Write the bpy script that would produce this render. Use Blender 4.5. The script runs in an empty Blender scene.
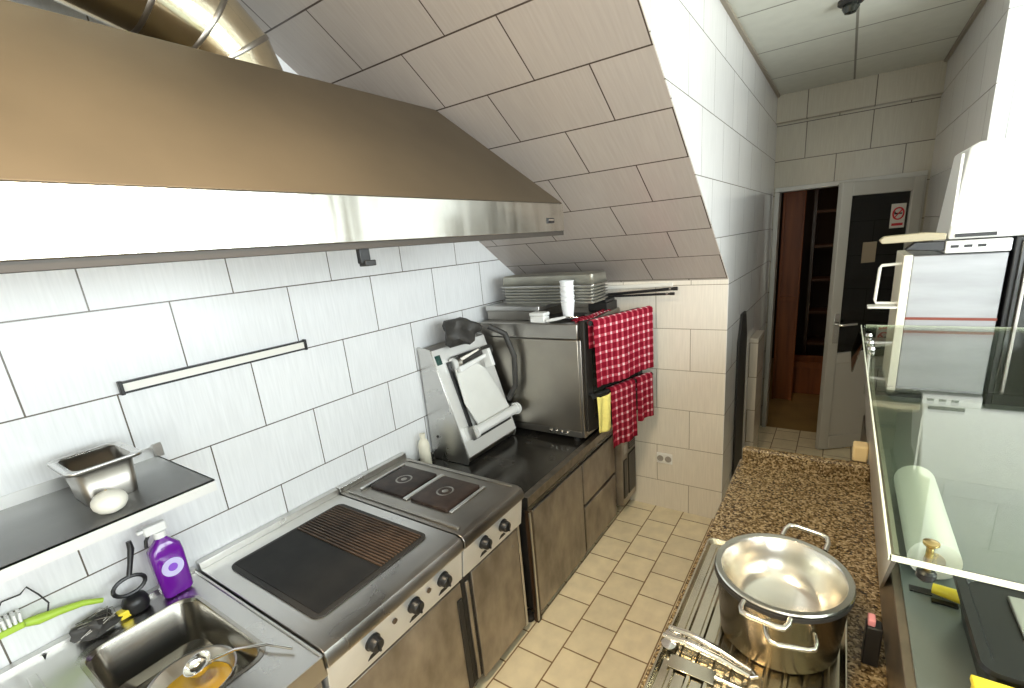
import bpy, bmesh, math, random
from mathutils import Vector, Matrix
random.seed(7)
PI = math.pi
COL = bpy.context.scene.collection

# ------------------------------------------------------------------ materials
def new_mat(name):
    m = bpy.data.materials.new(name); m.use_nodes = True
    nt = m.node_tree; b = nt.nodes['Principled BSDF']
    return m, nt, b

def plain(name, col, rough=0.5, metal=0.0, spec=0.5, noise=0.0, nscale=30, bump=0.0, stretch=(1, 1, 1), coat=0.0, rnoise=0.0):
    m, nt, b = new_mat(name)
    b.inputs['Base Color'].default_value = (*col, 1)
    b.inputs['Roughness'].default_value = rough
    b.inputs['Metallic'].default_value = metal
    b.inputs['Specular IOR Level'].default_value = spec
    b.inputs['Coat Weight'].default_value = coat
    if noise or bump or rnoise:
        tc = nt.nodes.new('ShaderNodeTexCoord'); mp = nt.nodes.new('ShaderNodeMapping')
        mp.inputs['Scale'].default_value = stretch
        nt.links.new(tc.outputs['Object'], mp.inputs['Vector'])
        nz = nt.nodes.new('ShaderNodeTexNoise'); nz.inputs['Scale'].default_value = nscale
        nz.inputs['Detail'].default_value = 5
        nt.links.new(mp.outputs['Vector'], nz.inputs['Vector'])
        if noise:
            r = nt.nodes.new('ShaderNodeValToRGB')
            r.color_ramp.elements[0].position = 0.3; r.color_ramp.elements[1].position = 0.7
            lo = [max(0, c * (1 - noise)) for c in col]; hi = [min(1, c * (1 + noise)) for c in col]
            r.color_ramp.elements[0].color = (*lo, 1); r.color_ramp.elements[1].color = (*hi, 1)
            nt.links.new(nz.outputs['Fac'], r.inputs['Fac']); nt.links.new(r.outputs['Color'], b.inputs['Base Color'])
        if rnoise:
            mr = nt.nodes.new('ShaderNodeMapRange'); mr.inputs['From Min'].default_value = .3; mr.inputs['From Max'].default_value = .7
            mr.inputs['To Min'].default_value = max(.03, rough - rnoise); mr.inputs['To Max'].default_value = rough + rnoise
            nt.links.new(nz.outputs['Fac'], mr.inputs['Value']); nt.links.new(mr.outputs['Result'], b.inputs['Roughness'])
        if bump:
            bp = nt.nodes.new('ShaderNodeBump'); bp.inputs['Strength'].default_value = bump; bp.inputs['Distance'].default_value = .004
            nt.links.new(nz.outputs['Fac'], bp.inputs['Height']); nt.links.new(bp.outputs['Normal'], b.inputs['Normal'])
    return m

def tile_mat(name, col, mortar, ua, va, uo, vo, bw, rh, msize=0.0022, off=0.5, rough=0.25, streak='v', var=0.05, streak_amt=0.09):
    """ua/va: world axes (0,1,2) used as tile width / height direction."""
    m, nt, b = new_mat(name)
    g = nt.nodes.new('ShaderNodeNewGeometry'); s = nt.nodes.new('ShaderNodeSeparateXYZ')
    nt.links.new(g.outputs['Position'], s.inputs[0])
    def add(ax, o):
        n = nt.nodes.new('ShaderNodeMath'); n.operation = 'ADD'; n.inputs[1].default_value = o
        nt.links.new(s.outputs[ax], n.inputs[0]); return n
    u = add(ua, uo + 40 * bw); v = add(va, vo + 40 * rh)
    c = nt.nodes.new('ShaderNodeCombineXYZ'); nt.links.new(u.outputs[0], c.inputs[0]); nt.links.new(v.outputs[0], c.inputs[1])
    br = nt.nodes.new('ShaderNodeTexBrick'); br.offset = off; br.offset_frequency = 2; br.squash = 1
    br.inputs['Scale'].default_value = 1; br.inputs['Brick Width'].default_value = bw; br.inputs['Row Height'].default_value = rh
    br.inputs['Mortar Size'].default_value = msize; br.inputs['Mortar Smooth'].default_value = 0.1
    br.inputs['Bias'].default_value = 0
    br.inputs['Color1'].default_value = (*col, 1)
    br.inputs['Color2'].default_value = (*[x * (1 - var) for x in col], 1)
    br.inputs['Mortar'].default_value = (*mortar, 1)
    nt.links.new(c.outputs[0], br.inputs['Vector'])
    # fine relief streaks baked in the glaze of the tile
    mp = nt.nodes.new('ShaderNodeMapping'); mp.inputs['Scale'].default_value = (1, .06, 1) if streak == 'v' else (1, 1, 1)
    nt.links.new(c.outputs[0], mp.inputs['Vector'])
    nz = nt.nodes.new('ShaderNodeTexNoise'); nz.inputs['Scale'].default_value = 120 if streak == 'v' else 14; nz.inputs['Detail'].default_value = 3
    nt.links.new(mp.outputs[0], nz.inputs['Vector'])
    mr = nt.nodes.new('ShaderNodeMapRange'); mr.inputs['From Min'].default_value = .3; mr.inputs['From Max'].default_value = .7
    mr.inputs['To Min'].default_value = 1 - streak_amt; mr.inputs['To Max'].default_value = 1.0
    nt.links.new(nz.outputs['Fac'], mr.inputs['Value'])
    mx = nt.nodes.new('ShaderNodeMix'); mx.data_type = 'RGBA'; mx.blend_type = 'MULTIPLY'; mx.inputs['Factor'].default_value = 1
    nt.links.new(br.outputs['Color'], mx.inputs['A']); nt.links.new(mr.outputs[0], mx.inputs['B'])
    nt.links.new(mx.outputs['Result'], b.inputs['Base Color'])
    b.inputs['Roughness'].default_value = rough
    bp = nt.nodes.new('ShaderNodeBump'); bp.inputs['Strength'].default_value = .5; bp.inputs['Distance'].default_value = .002; bp.invert = True
    nt.links.new(br.outputs['Fac'], bp.inputs['Height']); nt.links.new(bp.outputs['Normal'], b.inputs['Normal'])
    return m

TC = (0.82, 0.80, 0.77); MO = (0.13, 0.11, 0.09)
T_left = tile_mat('tile_left', (.84, .85, .86), MO, 1, 2, -.046, -1.4125, .4, .2525)
T_soff = tile_mat('tile_soffit_shaded', (.46, .41, .375), (.08, .06, .05), 0, 1, 1.11, -1.336, .4, .1975, msize=.0024)  # same wall tile, darkened: shade of the downward face put into its colour
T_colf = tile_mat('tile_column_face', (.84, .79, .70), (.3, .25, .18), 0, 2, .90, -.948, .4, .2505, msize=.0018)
T_side = tile_mat('tile_corridor', (.82, .80, .78), (.25, .23, .2), 1, 2, 0.1, -.948, .4, .2505, msize=.0018, rough=.12)
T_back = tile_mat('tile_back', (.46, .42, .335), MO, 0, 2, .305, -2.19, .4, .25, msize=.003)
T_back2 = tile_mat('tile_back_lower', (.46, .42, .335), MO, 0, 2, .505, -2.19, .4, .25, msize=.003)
T_floor = tile_mat('tile_floor', (.93, .83, .60), (.28, .18, .08), 1, 0, -1.44 + .0935, .91, .187, .18, msize=.0035, rough=.3, streak='n', var=.08, streak_amt=.14)
T_pier = tile_mat('tile_pier', (.88, .88, .88), (.5, .5, .5), 0, 2, .1, -.948, .4, .2505, msize=.0015)
M_ceil = tile_mat('ceiling_panel', (.66, .66, .58), (.25, .24, .2), 0, 1, .037, -2.63, .47, .60, msize=.006, off=0, rough=.7, streak='n', streak_amt=.06)

STEEL = plain('brushed_steel', (.62, .61, .59), .3, 1, rnoise=.06, nscale=4, noise=.06)
STEEL_D = plain('worn_steel', (.36, .34, .31), .34, 1, rnoise=.06, nscale=4, noise=.15)
STEEL_BR = plain('brown_smeared_steel', (.35, .31, .265), .4, .8, rnoise=.08, nscale=6, stretch=(1, 1.8, 1), noise=.36)
STEEL_LIP = plain('hood_lip_steel', (.72, .72, .68), .2, 1, rnoise=.07, nscale=5, stretch=(1, 6, .5), noise=.1)
HOODM = plain('reflected_tan_steel', (.095, .075, .05), .5, .5, noise=.2, nscale=2.2)  # tan that the steel reflects is put into its base colour
DUCTM = plain('duct_foil', (.72, .66, .50), .16, 1, noise=.12, nscale=9, bump=.15)
CHROME = plain('chrome', (.8, .79, .76), .12, 1)
ALU = plain('aluminium_pot', (.78, .75, .68), .22, 1, rnoise=.06, nscale=6, noise=.06)
BLACK = plain('black_plastic', (.012, .012, .013), .35)
BLACKM = plain('black_matte', (.02, .018, .016), .6)
IRON = plain('burnt_iron', (.034, .021, .016), .5, .2, noise=.5, nscale=22, bump=.3)
GRID = plain('griddle_iron', (.010, .009, .008), .6, .0, spec=.3, noise=.4, nscale=12)
WHITE = plain('white_plastic', (.85, .85, .83), .35)
OFFW = plain('white_enamel', (.80, .78, .72), .3)
CREAM = plain('cream_painted', (.80, .76, .62), .4)
PVC = plain('white_pvc', (.50, .49, .45), .3)
DARKTOP = plain('dark_worktop', (.085, .08, .072), .22, .75, noise=.35, nscale=6, rnoise=.08)
PURPLE = plain('purple_soap', (.15, .012, .30), .12, coat=.6)
YEL = plain('yellow_cloth', (.85, .75, .22), .8, noise=.08, nscale=40)
YELP = plain('yellow_plastic', (.9, .72, .05), .35)
GREEN = plain('green_plastic', (.42, .62, .06), .4)
ORANGE = plain('orange_brown_wood', (.26, .075, .02), .5, noise=.3, nscale=4, stretch=(6, 6, .4))
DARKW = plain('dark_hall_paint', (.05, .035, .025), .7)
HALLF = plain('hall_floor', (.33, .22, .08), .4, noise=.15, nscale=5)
RED = plain('red_ink', (.6, .03, .04), .4)
GREY = plain('grey_rubber', (.045, .042, .038), .55, noise=.3, nscale=25, bump=.4)
BROWNP = plain('brown_foil_post', (.05, .028, .015), .3)
OIL = plain('yellow_oil', (.62, .40, .04), .08, coat=.5)
TEAL = plain('teal_grey_panel', (.17, .195, .185), .3, .3, noise=.08, nscale=3)
PAPER = plain('white_paper', (.9, .91, .92), .6)
BRASS = plain('brass', (.6, .45, .2), .25, 1)
WOOD = plain('worn_wood', (.55, .42, .26), .6, noise=.2, nscale=10)
LEDG = plain('display_glass_green', (.01, .06, .05), .15)
SCREEN = plain('black_glass', (.02, .022, .018), .08)
PINK = plain('pink_plastic', (.75, .3, .33), .5)

def granite_mat():
    m, nt, b = new_mat('granite')
    tc = nt.nodes.new('ShaderNodeTexCoord')
    v = nt.nodes.new('ShaderNodeTexVoronoi'); v.inputs['Scale'].default_value = 210
    nt.links.new(tc.outputs['Object'], v.inputs['Vector'])
    n = nt.nodes.new('ShaderNodeTexNoise'); n.inputs['Scale'].default_value = 60; n.inputs['Detail'].default_value = 4
    nt.links.new(tc.outputs['Object'], n.inputs['Vector'])
    sp = nt.nodes.new('ShaderNodeSeparateColor'); nt.links.new(v.outputs['Color'], sp.inputs[0])
    ad = nt.nodes.new('ShaderNodeMath'); ad.operation = 'MULTIPLY_ADD'; ad.inputs[1].default_value = .6
    nt.links.new(sp.outputs[0], ad.inputs[0])
    ml = nt.nodes.new('ShaderNodeMath'); ml.operation = 'MULTIPLY'; ml.inputs[1].default_value = .5
    nt.links.new(n.outputs['Fac'], ml.inputs[0]); nt.links.new(ml.outputs[0], ad.inputs[2])
    r = nt.nodes.new('ShaderNodeValToRGB'); cr = r.color_ramp
    cr.elements[0].position = .2; cr.elements[0].color = (.02, .010, .004, 1)
    cr.elements[1].position = .85; cr.elements[1].color = (.44, .34, .20, 1)
    e = cr.elements.new(.42); e.color = (.095, .06, .024, 1)
    e = cr.elements.new(.6); e.color = (.21, .145, .065, 1)
    nt.links.new(ad.outputs[0], r.inputs[0]); nt.links.new(r.outputs[0], b.inputs['Base Color'])
    b.inputs['Roughness'].default_value = .22
    return m
GRANITE = granite_mat()

def towel_mat():
    m, nt, b = new_mat('red_check_cloth')
    uv = nt.nodes.new('ShaderNodeUVMap'); sp = nt.nodes.new('ShaderNodeSeparateXYZ'); nt.links.new(uv.outputs[0], sp.inputs[0])
    def band(sock, per, duty):
        a = nt.nodes.new('ShaderNodeMath'); a.operation = 'DIVIDE'; a.inputs[1].default_value = per; nt.links.new(sock, a.inputs[0])
        f = nt.nodes.new('ShaderNodeMath'); f.operation = 'FRACT'; nt.links.new(a.outputs[0], f.inputs[0])
        l = nt.nodes.new('ShaderNodeMath'); l.operation = 'LESS_THAN'; l.inputs[1].default_value = duty; nt.links.new(f.outputs[0], l.inputs[0])
        return l.outputs[0]
    bu, bv = band(sp.outputs[0], .046, .70), band(sp.outputs[1], .046, .70)
    s = nt.nodes.new('ShaderNodeMath'); s.operation = 'ADD'; nt.links.new(bu, s.inputs[0]); nt.links.new(bv, s.inputs[1])
    h = nt.nodes.new('ShaderNodeMath'); h.operation = 'MULTIPLY'; h.inputs[1].default_value = .5; nt.links.new(s.outputs[0], h.inputs[0])
    r = nt.nodes.new('ShaderNodeValToRGB'); cr = r.color_ramp; cr.interpolation = 'CONSTANT'
    cr.elements[0].position = 0; cr.elements[0].color = (.74, .52, .55, 1)
    e = cr.elements.new(.3); e.color = (.44, .06, .09, 1)
    cr.elements[2].position = .8; cr.elements[2].color = (.20, .005, .018, 1)
    nt.links.new(h.outputs[0], r.inputs[0]); nt.links.new(r.outputs[0], b.inputs['Base Color'])
    b.inputs['Roughness'].default_value = .9; b.inputs['Specular IOR Level'].default_value = .1
    return m
TOWEL = towel_mat()

def glass_mat(name, tint, ior=1.55, rough=0.0):
    m, nt, b = new_mat(name); nt.nodes.remove(b)
    out = nt.nodes['Material Output']
    t = nt.nodes.new('ShaderNodeBsdfTransparent'); t.inputs[0].default_value = (*tint, 1)
    g = nt.nodes.new('ShaderNodeBsdfGlossy'); g.inputs['Roughness'].default_value = rough
    lw = nt.nodes.new('ShaderNodeLayerWeight'); lw.inputs['Blend'].default_value = .5
    pw = nt.nodes.new('ShaderNodeMath'); pw.operation = 'POWER'; pw.inputs[1].default_value = 4.0
    nt.links.new(lw.outputs['Facing'], pw.inputs[0])
    f0 = ((ior - 1) / (ior + 1)) ** 2
    f = nt.nodes.new('ShaderNodeMath'); f.operation = 'MULTIPLY_ADD'; f.inputs[1].default_value = 1 - f0; f.inputs[2].default_value = f0
    nt.links.new(pw.outputs[0], f.inputs[0])
    mx = nt.nodes.new('ShaderNodeMixShader')
    nt.links.new(f.outputs[0], mx.inputs[0]); nt.links.new(t.outputs[0], mx.inputs[1]); nt.links.new(g.outputs[0], mx.inputs[2])
    nt.links.new(mx.outputs[0], out.inputs['Surface'])
    return m
GLASS = glass_mat('green_tinted_glass', (.89, .92, .84), 1.75, .01)
GLASSW = glass_mat('window_glass', (.95, .97, .96))
GLASSEDGE = plain('polished_glass_edge', (.72, .76, .62), .15)

# ------------------------------------------------------------------ mesh builder
class MB:
    def __init__(s): s.bm = bmesh.new()
    def box(s, x0, x1, y0, y1, z0, z1, rot=None, piv=None):
        vs = [s.bm.verts.new((x, y, z)) for x in (x0, x1) for y in (y0, y1) for z in (z0, z1)]
        for f in ((0, 1, 3, 2), (4, 6, 7, 5), (0, 4, 5, 1), (2, 3, 7, 6), (0, 2, 6, 4), (1, 5, 7, 3)):
            s.bm.faces.new([vs[i] for i in f])
        if rot:
            c = Vector(piv) if piv else Vector(((x0 + x1) / 2, (y0 + y1) / 2, (z0 + z1) / 2))
            for v in vs: v.co = rot @ (v.co - c) + c
        return s
    def prism(s, pts, axis, a, b):
        """pts: 2D polygon; axis 0: (y,z) 1: (x,z) 2: (x,y)."""
        def mk(p, t): return (t, p[0], p[1]) if axis == 0 else (p[0], t, p[1]) if axis == 1 else (p[0], p[1], t)
        A = [s.bm.verts.new(mk(p, a)) for p in pts]; B = [s.bm.verts.new(mk(p, b)) for p in pts]
        s.bm.faces.new(A); s.bm.faces.new(B[::-1]); n = len(pts)
        for i in range(n): s.bm.faces.new([A[i], A[(i + 1) % n], B[(i + 1) % n], B[i]][::-1])
        return s
    def hexa(s, P):
        """8 points: bottom 4 ring, top 4 ring."""
        v = [s.bm.verts.new(p) for p in P]
        for f in ((3, 2, 1, 0), (4, 5, 6, 7), (0, 1, 5, 4), (1, 2, 6, 5), (2, 3, 7, 6), (3, 0, 4, 7)): s.bm.faces.new([v[i] for i in f])
        return s
    def tube(s, path, r, seg=12, caps=True, closed=False):
        path = [Vector(p) for p in path]; n = len(path); rings = []
        rs = r if isinstance(r, (list, tuple)) else [r] * n
        up = None
        for i, p in enumerate(path):
            if closed: t = (path[(i + 1) % n] - path[i - 1]).normalized()
            else: t = (path[min(i + 1, n - 1)] - path[max(i - 1, 0)]).normalized()
            if up is None: up = Vector((0, 0, 1)) if abs(t.z) < .9 else Vector((1, 0, 0))
            a = t.cross(up).normalized(); b = a.cross(t).normalized(); up = b
            rings.append([s.bm.verts.new(p + rs[i] * (math.cos(2 * PI * k / seg) * a + math.sin(2 * PI * k / seg) * b)) for k in range(seg)])
        m = n if closed else n - 1
        for i in range(m):
            R, Q = rings[i], rings[(i + 1) % n]
            for k in range(seg): s.bm.faces.new([R[k], R[(k + 1) % seg], Q[(k + 1) % seg], Q[k]])
        if caps and not closed: s.bm.faces.new(rings[0][::-1]); s.bm.faces.new(rings[-1])
        return s
    def lathe(s, prof, c=(0, 0, 0), seg=40, mat=None, sx=1, sy=1):
        rings = []
        for (r, z) in prof:
            if r < 1e-6: rings.append([s.bm.verts.new((0, 0, z))])
            else: rings.append([s.bm.verts.new((r * sx * math.cos(2 * PI * k / seg), r * sy * math.sin(2 * PI * k / seg), z)) for k in range(seg)])
        vs = [v for R in rings for v in R]
        for R, Q in zip(rings, rings[1:]):
            for k in range(seg):
                k2 = (k + 1) % seg
                if len(R) == 1 and len(Q) == 1: continue
                if len(R) == 1: s.bm.faces.new([R[0], Q[k], Q[k2]])
                elif len(Q) == 1: s.bm.faces.new([R[k], R[k2], Q[0]])
                else: s.bm.faces.new([R[k], R[k2], Q[k2], Q[k]])
        for v in vs:
            co = v.co.copy()
            if mat: co = mat @ co
            v.co = co + Vector(c)
        return s
    def sheet(s, fn, nu, nv, usz, vsz):
        uvl = s.bm.loops.layers.uv.verify()
        g = [[s.bm.verts.new(fn(i / nu, j / nv)) for j in range(nv + 1)] for i in range(nu + 1)]
        for i in range(nu):
            for j in range(nv):
                f = s.bm.faces.new([g[i][j], g[i + 1][j], g[i + 1][j + 1], g[i][j + 1]])
                for l, (a, b) in zip(f.loops, ((i, j), (i + 1, j), (i + 1, j + 1), (i, j + 1))): l[uvl].uv = (a / nu * usz, b / nv * vsz)
        return s
    def done(s, name, mat, parent=None, bevel=0, smooth=True, solid=0, subsurf=0, seg=2, recalc=True):
        if recalc: bmesh.ops.recalc_face_normals(s.bm, faces=s.bm.faces)
        me = bpy.data.meshes.new(name); s.bm.to_mesh(me); s.bm.free()
        me.materials.append(mat)
        o = bpy.data.objects.new(name, me); COL.objects.link(o)
        if parent:
            o.parent = parent
            o.matrix_parent_inverse = parent_matrix(parent).inverted()
        if solid:
            md = o.modifiers.new('solid', 'SOLIDIFY'); md.thickness = solid; md.offset = 0
        if subsurf:
            md = o.modifiers.new('sub', 'SUBSURF'); md.levels = subsurf; md.render_levels = subsurf
        if bevel:
            md = o.modifiers.new('bev', 'BEVEL'); md.width = bevel; md.segments = seg; md.limit_method = 'ANGLE'; md.angle_limit = math.radians(40)
        if smooth:
            me.shade_smooth()
            me.set_sharp_from_angle(angle=math.radians(38))
        return o

def rrect(cx, cy, hx_, hy_, r, z, n=5):
    out = []
    for (sx, sy, a0) in ((1, 1, 0), (-1, 1, 90), (-1, -1, 180), (1, -1, 270)):
        for i in range(n + 1):
            a = math.radians(a0 + 90 * i / n)
            out.append(Vector((cx + sx * (hx_ - r) + r * math.cos(a), cy + sy * (hy_ - r) + r * math.sin(a), z)))
    return out
def loft(rings, cap0=False, cap1=False):
    m = MB(); V = [[m.bm.verts.new(p) for p in R_] for R_ in rings]; n = len(V[0])
    for A_, B_ in zip(V, V[1:]):
        for i in range(n): m.bm.faces.new([A_[i], A_[(i + 1) % n], B_[(i + 1) % n], B_[i]])
    if cap0: m.bm.faces.new(V[0][::-1])
    if cap1: m.bm.faces.new(V[-1])
    return m

def parent_matrix(o):
    M = Matrix.LocRotScale(o.location, o.rotation_euler, o.scale)
    if o.parent: M = parent_matrix(o.parent) @ o.matrix_parent_inverse @ M
    return M

def thing(name, loc, label, cat, group=None):
    o = bpy.data.objects.new(name, None); COL.objects.link(o); o.location = loc; o.empty_display_size = .05
    o['label'] = label; o['category'] = cat
    if group: o['group'] = group
    return o
def tag(o, label, cat, group=None):
    o['label'] = label; o['category'] = cat
    if group: o['group'] = group
    return o
def struct(o): o['kind'] = 'structure'; return o
def copy_thing(src, delta, label, group=None, rotz=0):
    r = src.copy(); COL.objects.link(r); r.location = Vector(src.location) + Vector(delta)
    r.rotation_euler.z = src.rotation_euler.z + rotz
    r['label'] = label
    if group: r['group'] = group
    def rec(a, b):
        for ch in a.children:
            c = ch.copy(); COL.objects.link(c); c.parent = b; c.matrix_parent_inverse = ch.matrix_parent_inverse.copy(); rec(ch, c)
    rec(src, r); return r

CEIL = 2.64; YB = 4.40; XL = -1.80; XC = -.507; YC = 2.735; XR = .45; YP = 2.79; XW = 1.75; YF = -1.6
# ------------------------------------------------------------------ room shell
struct(MB().box(XL - .1, XW + .1, YF - .1, YB, -.06, 0).done('floor', T_floor, smooth=False))
struct(MB().box(XL - .1, XW + .1, YF - .1, YB + .1, CEIL, CEIL + .08).done('ceiling', M_ceil, smooth=False))
struct(MB().box(XL - .12, XL, YF - .1, YC + .1, 0, CEIL).done('wall_left', T_left, smooth=False))
struct(MB().box(XL, XC, YC, YB, 0, CEIL).done('wall_column', T_colf, smooth=False))
struct(MB().box(XC, XC + .004, YC, YB, 0, CEIL).done('wall_corridor', T_side, smooth=False))
def soffz(y): return 1.485 + .66 * (2.72 - y)
ys = 2.72 - (CEIL - 1.485) / .66
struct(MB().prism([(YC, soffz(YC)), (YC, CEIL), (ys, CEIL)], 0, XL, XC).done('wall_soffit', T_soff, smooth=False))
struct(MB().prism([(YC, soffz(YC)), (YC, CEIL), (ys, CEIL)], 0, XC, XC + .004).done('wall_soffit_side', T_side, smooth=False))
# back wall with doorway
DX0, DX1, DZ = -.49, .43, 2.0
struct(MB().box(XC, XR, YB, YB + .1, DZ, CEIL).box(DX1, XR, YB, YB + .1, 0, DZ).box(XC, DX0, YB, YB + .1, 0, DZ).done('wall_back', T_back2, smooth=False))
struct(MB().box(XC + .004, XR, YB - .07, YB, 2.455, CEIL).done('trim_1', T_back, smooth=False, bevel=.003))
# right pier and right corridor wall
struct(MB().box(XR, XW, YP, YB + .1, 0, CEIL).done('wall_pier', T_pier, smooth=False))
struct(MB().box(XR - .004, XR, YP, YB, 0, CEIL).done('wall_right_corridor', T_side, smooth=False))
# street side wall with a wide window, wall behind the photographer
WY0, WY1, WZ0, WZ1 = -1.1, 2.4, 1.15, 2.4
PAINT = plain('wall_paint', (.72, .68, .60), .7)
struct(MB().box(XW, XW + .12, YF, YP, 0, WZ0).box(XW, XW + .12, YF, YP, WZ1, CEIL).box(XW, XW + .12, YF, WY0, WZ0, WZ1).box(XW, XW + .12, WY1, YP, WZ0, WZ1).done('wall_right', PAINT, smooth=False))
struct(MB().box(XL, .2, YF - .1, YF, 0, CEIL).box(1.6, XW, YF - .1, YF, 0, CEIL).box(.2, 1.6, YF - .1, YF, 0, .9).box(.2, 1.6, YF - .1, YF, 2.3, CEIL).done('wall_front', PAINT, smooth=False))
w2 = struct(MB().box(.2, .25, YF - .08, YF - .02, .9, 2.3).box(1.55, 1.6, YF - .08, YF - .02, .9, 2.3).box(.25, 1.55, YF - .08, YF - .02, .9, .95).box(.25, 1.55, YF - .08, YF - .02, 2.25, 2.3).done('window_2', PVC, bevel=.003))
MB().box(.25, 1.55, YF - .055, YF - .05, .95, 2.25).done('pane', GLASSW, w2, smooth=False)
w = MB()
for yy in (WY0, WY0 + 1.2, WY0 + 2.45, WY1 - .05): w.box(XW + .02, XW + .08, yy, yy + .05, WZ0, WZ1)
w.box(XW + .02, XW + .08, WY0, WY1, WZ0, WZ0 + .05).box(XW + .02, XW + .08, WY0, WY1, WZ1 - .05, WZ1)
win = struct(w.done('window_1', PVC, bevel=.003))
MB().box(XW + .045, XW + .05, WY0 + .05, WY1 - .05, WZ0 + .05, WZ1 - .05).done('pane', GLASSW, win, smooth=False)
# hall beyond the door
struct(MB().box(-1.2, 1.2, YB, 7.0, -.06, -.002).done('floor_hall', HALLF, smooth=False))
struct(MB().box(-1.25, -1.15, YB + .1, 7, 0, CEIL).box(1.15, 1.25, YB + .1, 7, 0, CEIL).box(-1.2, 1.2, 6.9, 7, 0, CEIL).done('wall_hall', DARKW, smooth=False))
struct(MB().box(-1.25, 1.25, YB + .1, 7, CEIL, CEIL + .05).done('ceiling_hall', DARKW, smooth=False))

# door frame + leaf
fr = MB().box(DX0 + .001, DX0 + .035, YB - .03, YB + .1, 0, DZ - .036).box(DX1 - .035, DX1 - .001, YB - .03, YB + .1, 0, DZ - .036).box(DX0 + .001, DX1 - .001, YB - .03, YB + .1, DZ - .035, DZ - .001)
struct(fr.done('trim_2', PVC, bevel=.004))
# leaf: hinge at (.40,YB-.03), free edge at (-.055,4.03)
hx, hy, ex, ey = .405, YB - .035, -.055, 4.03
L = math.hypot(ex - hx, ey - hy); ang = math.atan2(ey - hy, ex - hx)
door = bpy.data.objects.new('door_1', None); COL.objects.link(door); door.location = (hx, hy, 0); struct(door)
R = Matrix.Translation((hx, hy, 0)) @ Matrix.Rotation(ang, 4, 'Z')
def leaf(mb, name, mat, parent=None, **k):
    o = mb.done(name, mat, **k); o.matrix_basis = R
    for v in o.data.vertices: pass
    o.parent = parent or door; o.matrix_parent_inverse = parent_matrix(parent or door).inverted()
    return o
lf = MB()
T = .045; zt = 1.965; s_ = .075
lf.box(0, s_, -T / 2, T / 2, .01, zt).box(L - s_, L, -T / 2, T / 2, .01, zt).box(s_, L - s_, -T / 2, T / 2, zt - .09, zt)
lf.box(s_, L - s_, -T / 2, T / 2, .70, .78).box(s_, L - s_, -T / 2, T / 2, .01, .12)
lfo = leaf(lf, 'door_leaf', PVC, bevel=.005)
leaf(MB().box(s_, L - s_, -.012, .012, .12, .70), 'door_panel', PVC, smooth=False)
leaf(MB().box(s_, L - s_, -.004, .004, .78, zt - .09), 'door_glass', glass_mat('door_glass_dark', (.22, .22, .2), 1.7), smooth=False)
hm = MB(); hm.box(L - .062, L - .025, .022, .028, .86, 1.08).tube([(L - .044, .024, 1.0), (L - .044, .065, 1.0), (L - .055, .075, 1.0), (L - .16, .075, 1.0)], .009, 10)
leaf(hm, 'door_handle', CHROME, bevel=.001)
# no smoking sticker
st = leaf(MB().box(s_ + .02, s_ + .125, .005, .0065, 1.64, 1.80), 'sticker', plain('sticker_white', (.7, .68, .62), .5), smooth=False); st['label'] = 'white no smoking sticker'
rg = MB(); cx, cz = s_ + .0725, 1.735
rg.tube([(cx + .038 * math.cos(a * PI / 16), .009, cz + .038 * math.sin(a * PI / 16)) for a in range(32)], .005, 6, closed=True)
rg.tube([(cx - .027, .009, cz + .027), (cx + .027, .009, cz - .027)], .004, 6)
leaf(rg, 'sticker_symbol', RED, st)
leaf(MB().box(cx - .026, cx + .018, .0068, .009, cz - .005, cz + .005).box(cx + .02, cx + .028, .0068, .009, cz - .005, cz + .014), 'sticker_cigarette', BLACK, st, smooth=False)
leaf(MB().box(cx - .04, cx + .04, .0066, .008, 1.655, 1.672), 'sticker_text_bar', RED, st, smooth=False)
leaf(MB().box(s_ + .20, s_ + .30, .005, .0065, 1.42, 1.56), 'paper_note', plain('old_paper', (.34, .28, .2), .7), smooth=False)

# hall contents: wooden wardrobe door, low crate, dark shelf
t = thing('wooden_panel', (-.42, 5.2, 0), 'tall orange brown wooden panel standing in the dark hall beyond the doorway', 'panel')
MB().box(-.50, -.33, 5.2, 5.24, 0, 2.2).done('board', ORANGE, t, bevel=.004)
MB().box(-.505, -.485, 5.18, 5.2, 0, 2.2).box(-.345, -.325, 5.18, 5.2, 0, 2.2).box(-.485, -.345, 5.18, 5.2, 1.0, 1.05).done('board_frame', ORANGE, t, bevel=.003)
t = thing('storage_crate', (-.22, 5.6, 0), 'low orange brown crate on the hall floor seen through the doorway', 'crate')
MB().box(-.42, .0, 5.45, 5.75, 0, .015).box(-.42, -.40, 5.45, 5.75, .015, .34).box(-.02, 0, 5.45, 5.75, .015, .34).box(-.40, -.02, 5.45, 5.47, .015, .34).box(-.40, -.02, 5.73, 5.75, .015, .34).done('crate_body', ORANGE, t, bevel=.004)
MB().box(-.43, .01, 5.44, 5.452, .28, .34).done('crate_rim', ORANGE, t, bevel=.003)
t = thing('hall_shelf', (.0, 6.2, 0), 'dark open shelf rack at the back of the hall', 'shelf')
MB().box(-.30, -.27, 6.0, 6.3, 0, 2.1).box(.6, .63, 6.0, 6.3, 0, 2.1).done('side_panel', BROWNP, t)
for z in (.4, .75, 1.1, 1.45, 1.8): MB().box(-.27, .6, 6.0, 6.3, z, z + .025).done('shelf_board', plain('dark_board', (.10, .05, .03), .5) if z == .4 else bpy.data.materials['dark_board'], t)

COVE = plain('ceiling_cove', (.30, .26, .2), .6)
struct(MB().box(XC + .004, XC + .022, -1.0, YB - .07, CEIL - .014, CEIL).done('trim_4', COVE, smooth=False))
struct(MB().box(XR - .022, XR - .004, YP, YB - .07, CEIL - .014, CEIL).done('trim_5', COVE, smooth=False))
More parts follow.
